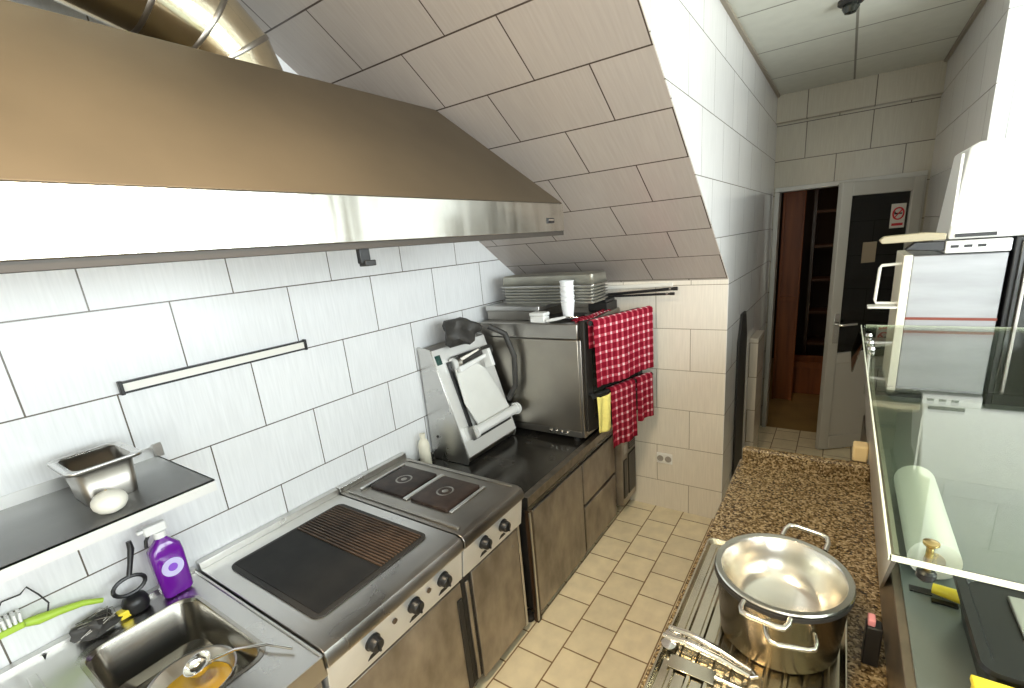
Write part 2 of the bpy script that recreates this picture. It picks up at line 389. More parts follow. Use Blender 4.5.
# small tiled stub against the corridor wall
struct(MB().box(XC + .004, XC + .06, 3.55, 3.85, 0, .98).done('trim_3', tile_mat('tile_stub', (.62, .56, .48), (.2, .16, .1), 0, 2, .1, -.948, .4, .25), bevel=.003))
t = thing('folded_board', (XC + .02, 3.2, 0), 'narrow black board leaning on the corridor wall beside the column', 'board')
MB().box(XC + .0045, XC + .018, 3.05, 3.34, 0, 1.05).done('panel', BLACKM, t, bevel=.003)
MB().prism([(3.05, 1.05), (3.34, 1.05), (3.26, 1.22), (3.13, 1.22)], 0, XC + .0045, XC + .018).done('pointed_top', BLACKM, t)

# ceiling spot
t = thing('ceiling_sensor', (.02, 2.85, CEIL), 'small round black sensor on the corridor ceiling', 'sensor')
MB().lathe([(0, 0), (.05, 0), (.05, -.012), (.042, -.018), (0, -.018)], (-.062, 2.81, CEIL), 28).done('base', BLACKM, t)
MB().lathe([(.03, -.018), (.034, -.03), (.022, -.05), (0, -.056)], (-.062, 2.81, CEIL), 28).done('dome', SCREEN, t)
for yy in (3.4, 3.95): pass

# wall socket on the column
t = thing('wall_socket', (-.85, YC, .36), 'white double power socket low on the tiled column', 'socket')
MB().box(-.90, -.80, YC - .012, YC, .325, .395).done('plate', WHITE, t, bevel=.004)
for xx in (-.875, -.825):
    MB().lathe([(0, 0), (.014, 0), (.017, .004), (.020, .004), (.020, 0)], (xx, YC - .0125, .36), 20, Matrix.Rotation(PI / 2, 4, 'X')).done('outlet', plain('socket_grey', (.35, .33, .3), .5), t)

# ------------------------------------------------------------------ hood
HX, HY = -.952, 1.76
t = thing('extractor_hood', (HX, .6, 1.785), 'long stainless extractor hood with tan tinted canopy above the stoves', 'hood')
lip = MB()
lip.box(HX - .006, HX, -.7, HY, 1.785, 1.888)                       # front band
lip.box(XL + .001, HX - .006, HY - .006, HY, 1.785, 1.888)          # right end
lip.box(HX - .045, HX - .006, -.7, HY - .006, 1.7855, 1.792)
lip.done('front_band', STEEL_LIP, t, bevel=.0015)
MB().box(HX - .03, HX - .003, -.7, HY - .003, 1.769, 1.785).done('lip_reflection_strip', plain('painted_dark_reflection', (.05, .042, .035), .5, .2), t, bevel=.001)  # added dark strip, paints the dark reflection in the fold under the lip
can = MB(); y0 = -.7; yt = 1.505; xt = -1.335; zt_ = 2.262
A = [(XL + .001, y0, 1.889), (HX, y0, 1.889), (HX, HY, 1.889), (XL + .001, HY, 1.889), (XL + .001, y0, zt_), (xt, y0, zt_), (xt, yt, zt_), (XL + .001, yt, zt_)]
can.hexa(A); can.done('canopy', HOODM, t, bevel=.003)
fl = MB()
for k in range(5):
    a = -.65 + k * .48
    fl.box(-1.6, -1.05, a, a + .45, 1.86, 1.875)
    for j in range(9): fl.box(-1.58, -1.07, a + .02 + j * .048, a + .035 + j * .048, 1.852, 1.86)
fl.done('grease_filter', STEEL_D, t)
MB().box(XL + .001, XL + .03, -.7, HY, 1.786, 1.80).box(XL+.03, XL+.05, -.7, HY-.006, 1.786, 1.886).done('rear_gutter', STEEL_D, t)
b = MB().box(HX, HX + .004, 1.625, 1.675, 1.815, 1.835).done('badge', BLACK, t, bevel=.001)
MB().box(HX + .004, HX + .0055, 1.632, 1.668, 1.824, 1.831).done('badge_plate', CHROME, b)
hk = MB().box(HX - .03, HX - .016, 0.76, .79, 1.735, 1.785).box(HX - .036, HX - .01, .768, .80, 1.728, 1.742); hk.done('drain_tap', BLACK, t, bevel=.002)
# ------------------------------------------------------------------ duct
t = thing('exhaust_duct', (-1.5, .6, zt_), 'shiny round metal exhaust duct with elbow on top of the hood', 'duct')
dx, dr = -1.53, .125
zc = zt_ + .25
def tube_parts(path, r, name, mat, parent, seg=36):
    path = [Vector(p) for p in path]; n = len(path); rings = []; X = Vector((1, 0, 0))
    for i, p in enumerate(path):
        t_ = (path[min(i + 1, n - 1)] - path[max(i - 1, 0)]).normalized(); b_ = t_.cross(X).normalized()
        k_ = 1 / max(.8, t_.dot((path[min(i + 1, n - 1)] - p).normalized())) if 0 < i < n - 1 else 1
        rings.append([p + r * (math.cos(2 * PI * q / seg) * X + k_ * math.sin(2 * PI * q / seg) * b_) for q in range(seg)])
    for i, (A_, B_) in enumerate(zip(rings, rings[1:])):
        loft([A_, B_]).done(name if i > 1 else 'pipe_section', mat, parent)
    for i in range(1, n):
        c = path[i]; t_ = (path[min(i + 1, n - 1)] - path[i - 1]).normalized()
        loft([[c + (q - c) * 1.0 - t_ * .007 for q in rings[i]], [c + (q - c) * 1.018 - t_ * .003 for q in rings[i]], [c + (q - c) * 1.018 + t_ * .003 for q in rings[i]], [c + (q - c) * 1.0 + t_ * .007 for q in rings[i]]]).done('seam_ring', STEEL_D, parent)
dyc = .89
tube_parts([(dx, -.9, zc + .0), (dx, -.3, zc), (dx, .26, zc), (dx, .50, zc - .012), (dx, .68, zc - .055), (dx, .80, zc - .115), (dx, .865, zc - .18), (dx, dyc, zt_ + .001)], dr, 'elbow_segment', DUCTM, t)
MB().lathe([(dr, 0), (dr + .03, 0), (dr + .03, .004), (dr, .006)], (dx, dyc, zt_ + .0005), 36).done('collar', STEEL, t)

# ------------------------------------------------------------------ knife rail
t = thing('knife_rail', (XL, .76, 1.43), 'long black edged magnetic knife rail on the white tiled wall', 'knife rail')
MB().box(XL, XL + .012, .46, 1.06, 1.417, 1.443).done('strip', OFFW, t, bevel=.001)
for z in (1.412, 1.443): MB().box(XL, XL + .017, .455, 1.065, z, z + .006).done('black_edge', BLACK, t, bevel=.001)
for y in (.452, 1.058): MB().box(XL, XL + .019, y, y + .01, 1.409, 1.452).done('end_cap', BLACK, t, bevel=.002)

# ------------------------------------------------------------------ wall shelf
t = thing('wall_shelf', (XL, -.05, 1.19), 'folded stainless steel shelf on the tiled wall above the sink', 'shelf')
MB().box(XL + .003, -1.415, -.7, .495, 1.186, 1.19).done('shelf_plate', plain('shelf_plate_steel', (.24, .24, .235), .45, .8, noise=.08, nscale=6), t)
MB().box(-1.419, -1.415, -.7, .495, 1.158, 1.19).box(-1.80 + .003, -1.419, .491, .495, 1.164, 1.19).done('front_fold', plain('bright_folded_steel', (.78, .78, .76), .4, .35), t)
MB().box(XL, XL + .003, -.7, .513, 1.186, 1.225).done('upstand', STEEL, t)
MB().box(XL + .003, XL + .008, .485, .511, 1.19, 1.232).done('end_tab', STEEL, t, bevel=.001)
for y in (-.3, .3): MB().prism([(XL + .003, 1.185), (-1.47, 1.185), (XL + .003, 1.06)], 1, y, y + .004).done('bracket', STEEL, t)
# gastronorm pan
px_, py_ = -1.628, .316
t = thing('gastronorm_pan', (px_, py_, 1.19), 'small deep steel food pan standing on the wall shelf', 'pan')
loft([rrect(px_, py_, .068, .054, .02, 1.1915), rrect(px_, py_, .078, .062, .022, 1.295)][::-1], False, True).done('pan_body', STEEL_D, t, solid=.0015, recalc=False)
loft([rrect(px_, py_, .077, .061, .022, 1.2955), rrect(px_, py_, .095, .078, .02, 1.2975), rrect(px_, py_, .096, .079, .02, 1.291)]).done('rim', STEEL, t, solid=.0015)
# onion
t = thing('onion', (-1.49, .285, 1.19), 'white peeled onion on the shelf edge in front of the steel pan', 'onion')
ON = plain('onion_skin', (.85, .82, .72), .35, noise=.05, nscale=20, stretch=(1, 1, .2))
MB().lathe([(0, 0), (.014, .002), (.027, .009), (.0345, .020), (.0365, .030), (.0345, .040), (.027, .050), (.014, .057), (.004, .0595), (0, .0600)], (-1.477, .285, 1.19), 28).done('bulb', ON, t)
MB().lathe([(0, 0), (.003, 0), (.002, .003), (0, .004)], (-1.477, .285, 1.2490), 10).done('root_tip', WOOD, t)

# ------------------------------------------------------------------ sink unit
t = thing('sink_unit', (-1.4, 0, 0), 'stainless steel sink unit with drainboard left of the griddle', 'sink')
bx0, bx1, by0, by1 = -1.655, -1.20, .155, .425
def plate_with_hole(name, z0, z1, X0, X1, Y0, Y1, hole, mat, parent, **k):
    m = MB(); a, b_, c_, d_ = hole
    m.box(X0, a, Y0, Y1, z0, z1).box(b_, X1, Y0, Y1, z0, z1).box(a, b_, Y0, c_, z0, z1).box(a, b_, d_, Y1, z0, z1)
    return m.done(name, mat, parent, **k)
m = MB(); n_ = 5
ring_o = [Vector(p) for p in ()]
# top plate lofted round the rounded basin opening
inner = rrect((bx0 + bx1) / 2, (by0 + by1) / 2, (bx1 - bx0) / 2, (by1 - by0) / 2, .05, .76)
outer = []
for p in inner:
    c = Vector(((bx0 + bx1) / 2, (by0 + by1) / 2, .76)); d = p - c
    X0, X1, Y0, Y1 = -1.77, -1.05, .10, .492
    tx = ((X1 if d.x > 0 else X0) - c.x) / d.x if abs(d.x) > 1e-6 else 1e9
    ty = ((Y1 if d.y > 0 else Y0) - c.y) / d.y if abs(d.y) > 1e-6 else 1e9
    outer.append(c + d * min(tx, ty))
top = loft([outer, inner])
top.box(-1.77, -1.05, -.7, .10, .745, .76).done('sink_top', STEEL, t, solid=.001, smooth=False)
MB().box(-1.052, -1.045, -.7, .492, .70, .765).box(-1.77, -1.045, .484, .492, .72, .765).box(-1.797, -1.77, -.7, .492, .74, .772).done('edge_rim', STEEL, t, bevel=.002)
def rr(h, z, r): return rrect((bx0 + bx1) / 2, (by0 + by1) / 2, (bx1 - bx0) / 2 - h, (by1 - by0) / 2 - h, r, z)
bas = loft([rr(-.012, .762, .055), rr(-.002, .764, .05), rr(.004, .755, .05), rr(.010, .62, .05), rr(.03, .60, .05)], False, True)
bas.done('basin', plain('sink_basin_steel', (.42, .40, .36), .25, 1, noise=.15, nscale=6), t, recalc=False)
MB().lathe([(0, .002), (.02, .002), (.03, .004), (.034, 0)], (-1.42, .24, .6005), 24).done('drain', CHROME, t)
gr = MB()
for k in range(8): gr.box(-1.70, -1.12, .055 - k * .07, .075 - k * .07, .7601, .766)
gr.done('drain_rib', STEEL, t, bevel=.0028)
MB().box(-1.76, -1.10, -.7, .49, .08, .58).box(-1.11, -1.10, -.7, .49, .58, .744).box(-1.76, -1.11, .48, .49, .58, .744).done('cabinet', STEEL_BR, t, bevel=.003)
MB().box(-1.10, -1.088, -.68, .49, .12, .68).done('cabinet_door', STEEL_BR, t, bevel=.003)
for (x, y) in ((-1.72, -.6), (-1.14, -.6), (-1.14, .42)): MB().tube([(x, y, 0), (x, y, .08)], .018, 14).done('foot', STEEL_D, t)

# oil bowl in sink
t = thing('mixing_bowl', (-1.37, .30, .60), 'round steel bowl holding yellow oil inside the sink basin', 'bowl')
bc = (-1.40, .305, .6015)
MB().lathe([(0, 0), (.05, .0), (.078, .018), (.098, .055), (.104, .080), (.109, .082), (.109, .079), (.103, .077), (.096, .054), (.076, .020), (.05, .004), (0, .004)], bc, 44).done('bowl', STEEL, t)
MB().lathe([(0, .0), (.088, 0)], (bc[0], bc[1], bc[2] + .043), 44).done('oil', OIL, t)
# small pan leaning in bowl
t = thing('steel_ladle', (-1.3, .40, .62), 'steel ladle with a long thin handle resting over the sink corner', 'ladle')
MB().lathe([(0, 0), (.018, .002), (.032, .015), (.036, .032), (.034, .032), (.030, .016), (.016, .005), (0, .004)], (-1.40, .335, .682), 28, Matrix.Rotation(.3, 4, 'X')).done('cup', CHROME, t)
MB().tube([(-1.375, .352, .712), (-1.30, .39, .752), (-1.205, .432, .777), (-1.135, .46, .772)], .004, 10).done('handle', CHROME, t)
# purple soap bottle
t = thing('soap_bottle', (-1.705, .415, .76), 'purple liquid soap bottle with white trigger sprayer behind the basin', 'bottle')
sb = (-1.712, .413)
loft([rrect(*sb, .022, .036, .014, .7655), rrect(*sb, .027, .042, .016, .775), rrect(*sb, .028, .044, .016, .90), rrect(*sb, .026, .041, .016, .93), rrect(*sb, .018, .024, .012, .95), rrect(*sb, .012, .012, .010, .965)], True, True).done('bottle_body', PURPLE, t)
loft([rrect(*sb, .0155, .0155, .012, .9652), rrect(*sb, .0155, .0155, .012, .985)], True, True).done('cap', WHITE, t)
MB().box(sb[0] - .012, sb[0] + .012, sb[1] - .035, sb[1] + .022, .9852, 1.015).box(sb[0] - .009, sb[0] + .009, sb[1] - .052, sb[1] - .034, 1.0, 1.012).done('sprayer_head', WHITE, t, bevel=.004)
MB().tube([(sb[0], sb[1] - .022, .990), (sb[0], sb[1] - .036, .972), (sb[0], sb[1] - .040, .95)], .005, 10).done('trigger', BLACK, t)
MB().lathe([(0, 0), (.030, 0), (.030, .0015), (0, .0015)], (sb[0] + .0275, sb[1], .865), 30, Matrix.Rotation(PI / 2, 4, 'Y')).done('label_sticker', plain('soap_label', (.58, .54, .82), .4), t)
MB().lathe([(0, 0), (.013, 0), (.013, .0006), (0, .0006)], (sb[0] + .0290, sb[1], .865), 20, Matrix.Rotation(PI / 2, 4, 'Y')).done('label_motif', plain('soap_motif', (.25, .08, .6), .4), t)
# dish brush (black, loop)
t = thing('black_dish_brush', (-1.74, .31, .76), 'black round dish brush with a loop and upright handle by the soap', 'brush')
bp_ = (-1.735, .312)
MB().lathe([(0, 0), (.03, 0), (.034, .01), (.034, .03), (.028, .045), (.012, .055), (0, .056)], (*bp_, .7655), 24).done('brush_head', BLACK, t)
MB().tube([(bp_[0], bp_[1] + .040 * math.cos(a * PI / 10), .85 + .028 * math.sin(a * PI / 10)) for a in range(20)], .006, 8, closed=True).done('loop', BLACK, t)
MB().tube([(bp_[0], bp_[1] + .005, .875), (bp_[0] - .01, bp_[1] + .02, .91), (bp_[0] - .02, bp_[1] + .035, .95), (bp_[0] - .022, bp_[1] + .036, .975)], [.007, .007, .009, .007], 10).done('handle', BLACK, t)
# scouring pad heap
def lump(cx, cy, cz, rx, ry, rz, amp, name, mat, seed, parent=None, sub=3):
    rnd = random.Random(seed); m = MB()
    bmesh.ops.create_icosphere(m.bm, subdivisions=sub, radius=1)
    ph = [(rnd.uniform(0, 6), rnd.uniform(2, 9), Vector((rnd.uniform(-1, 1), rnd.uniform(-1, 1), rnd.uniform(-1, 1))).normalized()) for _ in range(10)]
    for v in m.bm.verts:
        k = 1 + amp * sum(math.sin(p + f_ * v.co.dot(d)) for p, f_, d in ph) / 4
        v.co = Vector((v.co.x * rx * k + cx, v.co.y * ry * k + cy, max(cz - rz * .93, v.co.z * rz * k + cz)))
    return m.done(name, mat, parent)
t = thing('scouring_pad', (-1.74, .215, .76), 'crumpled dark wire scouring pad behind the sink basin', 'scouring pad')
lump(-1.728, .215, .79, .032, .05, .026, .35, 'pad_body', GREY, 3, t)
cw = MB(); rnd = random.Random(5)
pts_ = []
for k in range(70):
    a = k * .9; pts_.append((-1.728 + .031 * math.cos(a) * rnd.uniform(.6, 1.1), .215 + .048 * math.sin(a * 1.13) * rnd.uniform(.6, 1.1), .793 + .022 * math.sin(a * .71)))
cw.tube(pts_, .0014, 5).done('wire_coil', STEEL_D, t)
t = tag(MB().box(-1.742, -1.712, .262, .292, .773, .797).done('yellow_sponge', YELP, bevel=.004), 'small yellow sponge beside the dark scouring pad', 'sponge'); t.location.z -= .007
# green brush leaning on the wall, resting on pad
t = thing('green_dish_brush', (-1.765, .14, .80), 'green handled brush with white bristles lying along the tiled wall', 'brush')
MB().tube([(-1.762, .085, .883), (-1.762, .12, .872), (-1.762, .16, .866), (-1.760, .21, .856), (-1.757, .25, .836)], [.009, .014, .011, .009, .007], 12).done('handle', GREEN, t)
MB().box(-1.775, -1.745, .035, .095, .875, .893).done('brush_head', GREEN, t, bevel=.004)
br_ = MB()
for i in range(6):
    for j in range(3): br_.tube([(-1.771 + j * .011, .040 + i * .010, .895), (-1.772 + j * .012, .038 + i * .011, .922)], .0038, 6)
br_.done('bristles', WHITE, t)
MB().tube([(-1.79, .06, .93), (-1.785, .075, .955), (-1.79, .11, .95), (-1.785, .125, .965), (-1.785, .14, .93), (-1.77, .15, .90), (-1.765, .14, .874)], .0022, 6).done('hanging_cord', BLACK, t)

# ------------------------------------------------------------------ griddle & hob range
def panel_range(tt, y0, y1):
    m = MB()
    m.prism([(-1.765, .745), (-1.765, .76), (-1.088, .76), (-1.066, .752), (-1.056, .735), (-1.056, .708), (-1.062, .702), (-1.07, .702), (-1.07, .745)], 1, y0, y1)
    return m
t = thing('griddle_stove', (-1.4, .78, 0), 'stainless steel griddle stove with black flat griddle plate and knobs', 'stove')
panel_range(t, .502, 1.058).done('worktop', STEEL, t, bevel=.002)
MB().box(-1.795, -1.765, .502, 1.058, .74, .785).done('rear_upstand', STEEL, t, bevel=.002)
gp = loft([rrect(-1.43, .783, .258, .226, .03, .7605), rrect(-1.43, .783, .258, .226, .03, .766), rrect(-1.43, .783, .249, .217, .027, .7675)], True, True)
gp.done('griddle_surround', BLACKM, t)
MB().box(-1.672, -1.188, .572, .80, .7676, .7695).done('griddle_flat_half', GRID, t, bevel=.001)
rb = MB()
for k in range(15): rb.box(-1.672, -1.188, .803 + k * .0128, .809 + k * .0128, .7676, .7735)
rb.done('griddle_ribs', plain('rib_brown_iron', (.085, .05, .03), .5, .3, noise=.4, nscale=16), t, bevel=.001)
PAN = plain('control_panel_steel', (.74, .74, .73), .3, .6, noise=.1, nscale=5)
MB().prism([(-1.50, .70), (-1.068, .70), (-1.085, .575), (-1.50, .575)], 1, .502, 1.058).done('control_panel', PAN, t, bevel=.002)
MB().box(-1.75, -1.105, .505, 1.055, .08, .575).done('cabinet', STEEL_BR, t)
MB().box(-1.104, -1.09, .51, 1.05, .05, .562).done('cabinet_door', STEEL_BR, t, bevel=.003)
MB().box(-1.094, -1.086, 1.02, 1.045, .08, .50).done('door_edge_grip', BLACKM, t, bevel=.001)
for (x, y) in ((-1.7, .54), (-1.7, 1.02), (-1.15, .54), (-1.15, 1.02)): MB().tube([(x, y, 0), (x, y, .08)], .018, 14).done('foot', STEEL_D, t)
def knob(tt, y, z=.655, r=.0235, mat=BLACK):
    x = -1.0742
    rot = Matrix.Rotation(math.radians(82.3), 4, 'Y').to_4x4()
    k = MB().lathe([(0, 0), (r * 1.15, 0), (r * 1.15, .004), (r, .006), (r * .9, .026), (r * .8, .029), (0, .029)], (x, y, z), 26, Matrix.Rotation(math.radians(97.7), 4, 'Y')).done('knob', mat, tt)
    MB().box(x + .018, x + .036, y - .003, y + .003, z - r * .8, z + r * .8).done('knob_pointer', BLACK, k, bevel=.001)
    return k
for y in (.65, .817, .954): knob(t, y)
for y in (.735, .885):
    MB().lathe([(0, 0), (.009, 0), (.009, .006), (0, .008)], (-1.074, y, .66), 16, Matrix.Rotation(math.radians(97.7), 4, 'Y')).done('pilot_light', plain('lamp_dark', (.08, .05, .03), .2) if y < .8 else bpy.data.materials['lamp_dark'], t)
for y in (.65, .817, .954): MB().prism([(y - .022, .598), (y + .022, .598), (y + .010, .612), (y - .010, .612)], 0, -1.084, -1.0795).done('knob_mark', BLACK, t)  # small black mark below each knob

t = thing('electric_hob_stove', (-1.4, 1.26, 0), 'stainless steel stove with two square dark hotplates beside the griddle', 'stove')
panel_range(t, 1.066, 1.455).done('worktop', STEEL_D, t, bevel=.002)
MB().box(-1.795, -1.765, 1.066, 1.455, .74, .785).done('rear_upstand', STEEL, t, bevel=.002)
MB().box(-1.74, -1.10, 1.085, 1.10, .7601, .768).done('raised_rim', STEEL_D, t, bevel=.003)
MB().box(-1.74, -1.10, 1.43, 1.44, .7601, .766).done('raised_rim', STEEL_D, t, bevel=.003)
for cx in (-1.575, -1.325):
    hp = loft([rrect(cx, 1.265, .106, .106, .012, .7605), rrect(cx, 1.265, .106, .106, .012, .772), rrect(cx, 1.265, .098, .098, .01, .775)], True, True).done('hotplate', IRON, t)
    MB().lathe([(.030, 0), (.034, .0015), (.038, 0)], (cx, 1.265, .7751), 28).lathe([(0, .001), (.012, .001), (.014, 0)], (cx, 1.265, .7751), 20).done('hotplate_ring', STEEL_D, hp)
MB().box(-1.462, -1.438, 1.15, 1.385, .7601, .770).done('divider_bar', STEEL, t, bevel=.004)
MB().box(-1.212, -1.196, 1.16, 1.38, .7601, .768).done('front_bar', STEEL, t, bevel=.003)
MB().box(-1.701, -1.69, 1.12, 1.38, .7601, .776).done('rear_bar', STEEL, t, bevel=.003)
MB().prism([(-1.50, .70), (-1.068, .70), (-1.085, .575), (-1.50, .575)], 1, 1.066, 1.455).done('control_panel', PAN, t, bevel=.002)
for y in (1.186, 1.312): knob(t, y)
for y in (1.186, 1.312): MB().prism([(y - .022, .598), (y + .022, .598), (y + .010, .612), (y - .010, .612)], 0, -1.084, -1.0795).done('knob_mark', BLACK, t)
MB().box(-1.75, -1.105, 1.07, 1.452, .08, .575).done('cabinet', STEEL_BR, t)
MB().box(-1.104, -1.09, 1.115, 1.425, .05, .562).done('oven_door', STEEL_BR, t, bevel=.003)
MB().box(-1.1045, -1.098, 1.058, 1.113, .07, .56).done('door_gap', BLACKM, t)
MB().box(-1.0979, -1.090, 1.078, 1.094, .08, .54).done('door_strip', STEEL_BR, t, bevel=.002)
MB().lathe([(0, 0), (.008, 0), (.008, .003), (0, .004)], (-1.09, 1.385, .50), 18, Matrix.Rotation(PI / 2, 4, 'Y')).done('lock', STEEL_D, t)
MB().box(-1.104, -1.092, 1.432, 1.447, .04, .70).done('side_post', STEEL, t, bevel=.002)
for (x, y) in ((-1.7, 1.1), (-1.7, 1.42), (-1.15, 1.1), (-1.15, 1.42)): MB().tube([(x, y, 0), (x, y, .08)], .018, 14).done('foot', STEEL_D, t)

# ------------------------------------------------------------------ refrigerated counter
ZC = .665
t = thing('refrigerated_counter', (-1.4, 2.1, 0), 'low brownish refrigerated counter with door and drawers under the oven', 'counter')
MB().prism([(-1.795, .61), (-1.795, .70), (-1.78, .70), (-1.775, ZC), (-1.115, ZC), (-1.105, ZC + .012), (-1.072, ZC + .012), (-1.072, .61)], 1, 1.50, 2.725).done('worktop', DARKTOP, t, bevel=.003)
MB().prism([(-1.1045, ZC + .0125), (-1.0705, ZC + .0125), (-1.0705, .635), (-1.0715, .635), (-1.0715, ZC + .0121), (-1.1045, ZC + .0121)], 1, 1.50, 2.725).done('front_nosing', plain('nosing_steel', (.25, .22, .185), .35, .9, noise=.2), t)
MB().box(-1.78, -1.10, 1.515, 2.72, .06, .61).done('cabinet_body', BLACKM, t)
MB().box(-1.10, -1.082, 1.545, 2.04, .03, .585).done('door', STEEL_BR, t, bevel=.004)
MB().box(-1.10, -1.082, 2.055, 2.485, .335, .585).done('drawer', STEEL_BR, t, bevel=.004)
MB().box(-1.10, -1.082, 2.055, 2.485, .03, .315).done('drawer', STEEL_BR, t, bevel=.004)
vp = MB().box(-1.10, -1.040, 2.495, 2.72, .09, .60).done('machine_panel', STEEL_BR, t, bevel=.003)
def grille(y0, y1, z0, z1):
    m = MB().box(-1.040, -1.0355, y0, y1, z0, z1); g = m.done('vent_grille', BLACKM, vp)
    s2 = MB(); k = z0 + .012
    while k < z1 - .008: s2.box(-1.0355, -1.0325, y0 + .006, y1 - .006, k, k + .004); k += .014
    s2.done('louvre', STEEL_D, g)
grille(2.51, 2.56, .14, .40); grille(2.585, 2.705, .14, .42); grille(2.60, 2.70, .445, .50)
MB().box(-1.0395, -1.0355, 2.525, 2.565, .44, .50).done('thermostat', plain('thermo_grey', (.45, .42, .38), .4), vp, bevel=.001)
MB().box(-1.10, -1.075, 1.505, 1.535, .0, .61).done('corner_post', BROWNP, t, bevel=.003)
MB().box(-1.076, -1.070, 1.50, 1.512, .02, .60).done('post_trim', STEEL, t)
MB().lathe([(.02, 0), (.028, .004), (.028, .02), (.012, .03), (.012, .05), (0, .05)], (-1.13, 1.51, 0), 20).done('foot', BLACKM, t)
for (x, y) in ((-1.7, 1.55), (-1.7, 2.68), (-1.15, 2.66), (-1.15, 2.0)): MB().tube([(x, y, 0), (x, y, .06)], .018, 14).done('foot', STEEL_D, t)

# ------------------------------------------------------------------ oven
OX0, OX1, OY0, OY1 = -1.74, -1.115, 2.13, 2.70
t = thing('countertop_oven', (-1.42, 2.4, ZC), 'large dark stainless countertop oven at the end of the counter by the column', 'oven')
for (x, y) in ((OX0 + .05, OY0 + .04), (OX1 - .05, OY0 + .04), (OX0 + .05, OY1 - .06), (OX1 - .05, OY1 - .06)): MB().tube([(x, y, ZC), (x, y, .695)], .02, 14).done('foot', BLACK, t)
OVENS = plain('oven_side_steel', (.38, .35, .30), .36, 1, noise=.2, nscale=2.5, rnoise=.05)
MB().box(OX0, OX1, OY0, OY1, .735, 1.245).done('body', OVENS, t, bevel=.004)
MB().box(OX0 + .003, OX1 - .003, OY0 + .003, OY1, .695, .733).done('base_panel', STEEL_D, t, bevel=.002)
MB().box(OX0 - .0, OX1 + .004, OY0 - .004, OY1, 1.247, 1.33).done('top_cover', STEEL_D, t, bevel=.006)
MB().box(OX1 + .0005, OX1 + .018, OY0 + .0, OY1, .70, 1.245).done('front_frame', STEEL_D, t, bevel=.003)
MB().box(OX1 + .018, OX1 + .021, OY0 + .06, OY1 - .05, .80, 1.20).done('oven_window', SCREEN, t)
pv = MB()
for k in range(4): pv.tube([(OX1 - .20 + k * .035, OY0 + .003, .715), (OX1 - .20 + k * .035, OY0 - .006, .715)], .007, 10)
pv.done('side_screws', CHROME, t)
# door ajar: near corner -> far corner
da = Vector((-1.085, 2.15, 0)); db = Vector((-.945, 2.62, 0)); dd = (db - da); Ld = dd.length; dang = math.atan2(dd.y, dd.x)
RD = Matrix.Translation(da) @ Matrix.Rotation(dang, 4, 'Z')
def ondoor(mb, name, mat, parent, **k):
    o = mb.done(name, mat, **k); o.matrix_basis = RD
    if parent: o.parent = parent; o.matrix_parent_inverse = parent_matrix(parent).inverted()
    return o
od = ondoor(MB().box(0, Ld, -.0, .03, .73, 1.34), 'oven_door', BLACKM, t, bevel=.004)
ondoor(MB().box(.05, Ld - .05, -.003, .0, .80, 1.24), 'door_glass', SCREEN, od)
for z in (1.335, .945):
    m = MB().tube([(.0, -.045, z), (Ld + .02, -.045, z)], .014, 14)
    for u in (.02, Ld - .01): m.tube([(u, -.045, z), (u, .0, z)], .008, 10)
    ondoor(m, 'handle_bar', BLACK, od)
for z in (1.02, .90): ondoor(MB().tube([(Ld - .012, -.0, z), (Ld - .012, -.03, z)], [.016, .013], 14), 'door_knob', BLACK, od)
# towels (local door coords: u along bar, -y towards the aisle)
def towel(u0, u1, ztop, zfront, zback, seed, label, off=-.045, r=.016, amp=.006, tilt=0):
    rnd = random.Random(seed); ph = rnd.uniform(0, 6); W = u1 - u0; Lf = ztop - zfront; Lb = ztop - zback; arc = PI * r; tot = Lf + arc + Lb
    def fn(a, b):
        u = u0 + a * W; s = b * tot
        wv = amp * (math.sin(a * W * 55 + ph) + .5 * math.sin(a * W * 23 + 2 * ph))
        if s < Lf:
            d = (Lf - s) / Lf
            return Vector((u + tilt * d, off - r - abs(wv) * d * 1.2 - .004, ztop - (Lf - s) + .006 * math.sin(a * 9 + ph) * d))
        if s < Lf + arc:
            th = (s - Lf) / r
            return Vector((u, off - r * math.cos(th) - .004 * math.cos(th), ztop + r * math.sin(th)))
        d = (s - Lf - arc) / Lb
        return Vector((u, off + r + .001, ztop - (s - Lf - arc)))
    o = ondoor(MB().sheet(fn, 60, 60, W, tot), 'checked_towel', TOWEL, None, solid=.003)
    tag(o, label, 'towel', 'red checked towels on the oven door'); return o
towel(.004, Ld + .012, 1.335, .995, 1.20, 1, 'wide red and white checked towel hanging over the upper bar of the oven door')
towel(.12, .33, .945, .615, .86, 2, 'red checked towel on the lower bar, longer one next to the yellow cloth', tilt=-.0)
towel(.35, Ld + .005, .945, .70, .86, 9, 'short red checked towel on the lower bar nearest the column', tilt=.0)
yc_ = tag(ondoor(MB().sheet(lambda a, b: Vector((.005 + a * .105, -.066 - .006 * math.sin(a * 9 + b * 2) - .003 * b, .945 - b * .20 - .012 * math.sin(a * 3))), 18, 20, .12, .22), 'yellow_cloth', YEL, None, solid=.004), 'plain yellow cloth hanging at the near end of the lower oven bar', 'cloth')
# towel folded on the oven top
tag(MB().sheet(lambda a, b: Vector((-1.160 + a * .05 + b * .02, 2.165 + b * .35, 1.334 + .006 * (1 + math.sin(a * 9 + b * 7)))), 20, 40, .08, .4).done('folded_towel', TOWEL, solid=.004), 'folded red checked towel lying flat on top of the oven', 'towel')

# things on top of the oven
t = thing('flat_steel_box', (-1.55, 2.35, 1.33), 'flat stainless steel box lying on the oven top under the tray stack', 'box')
MB().box(-1.74, -1.38, 2.20, 2.56, 1.3305, 1.385).done('box_body', STEEL_D, t, bevel=.005)
MB().box(-1.745, -1.375, 2.195, 2.565, 1.3855, 1.41).done('box_lid', STEEL, t, bevel=.003)
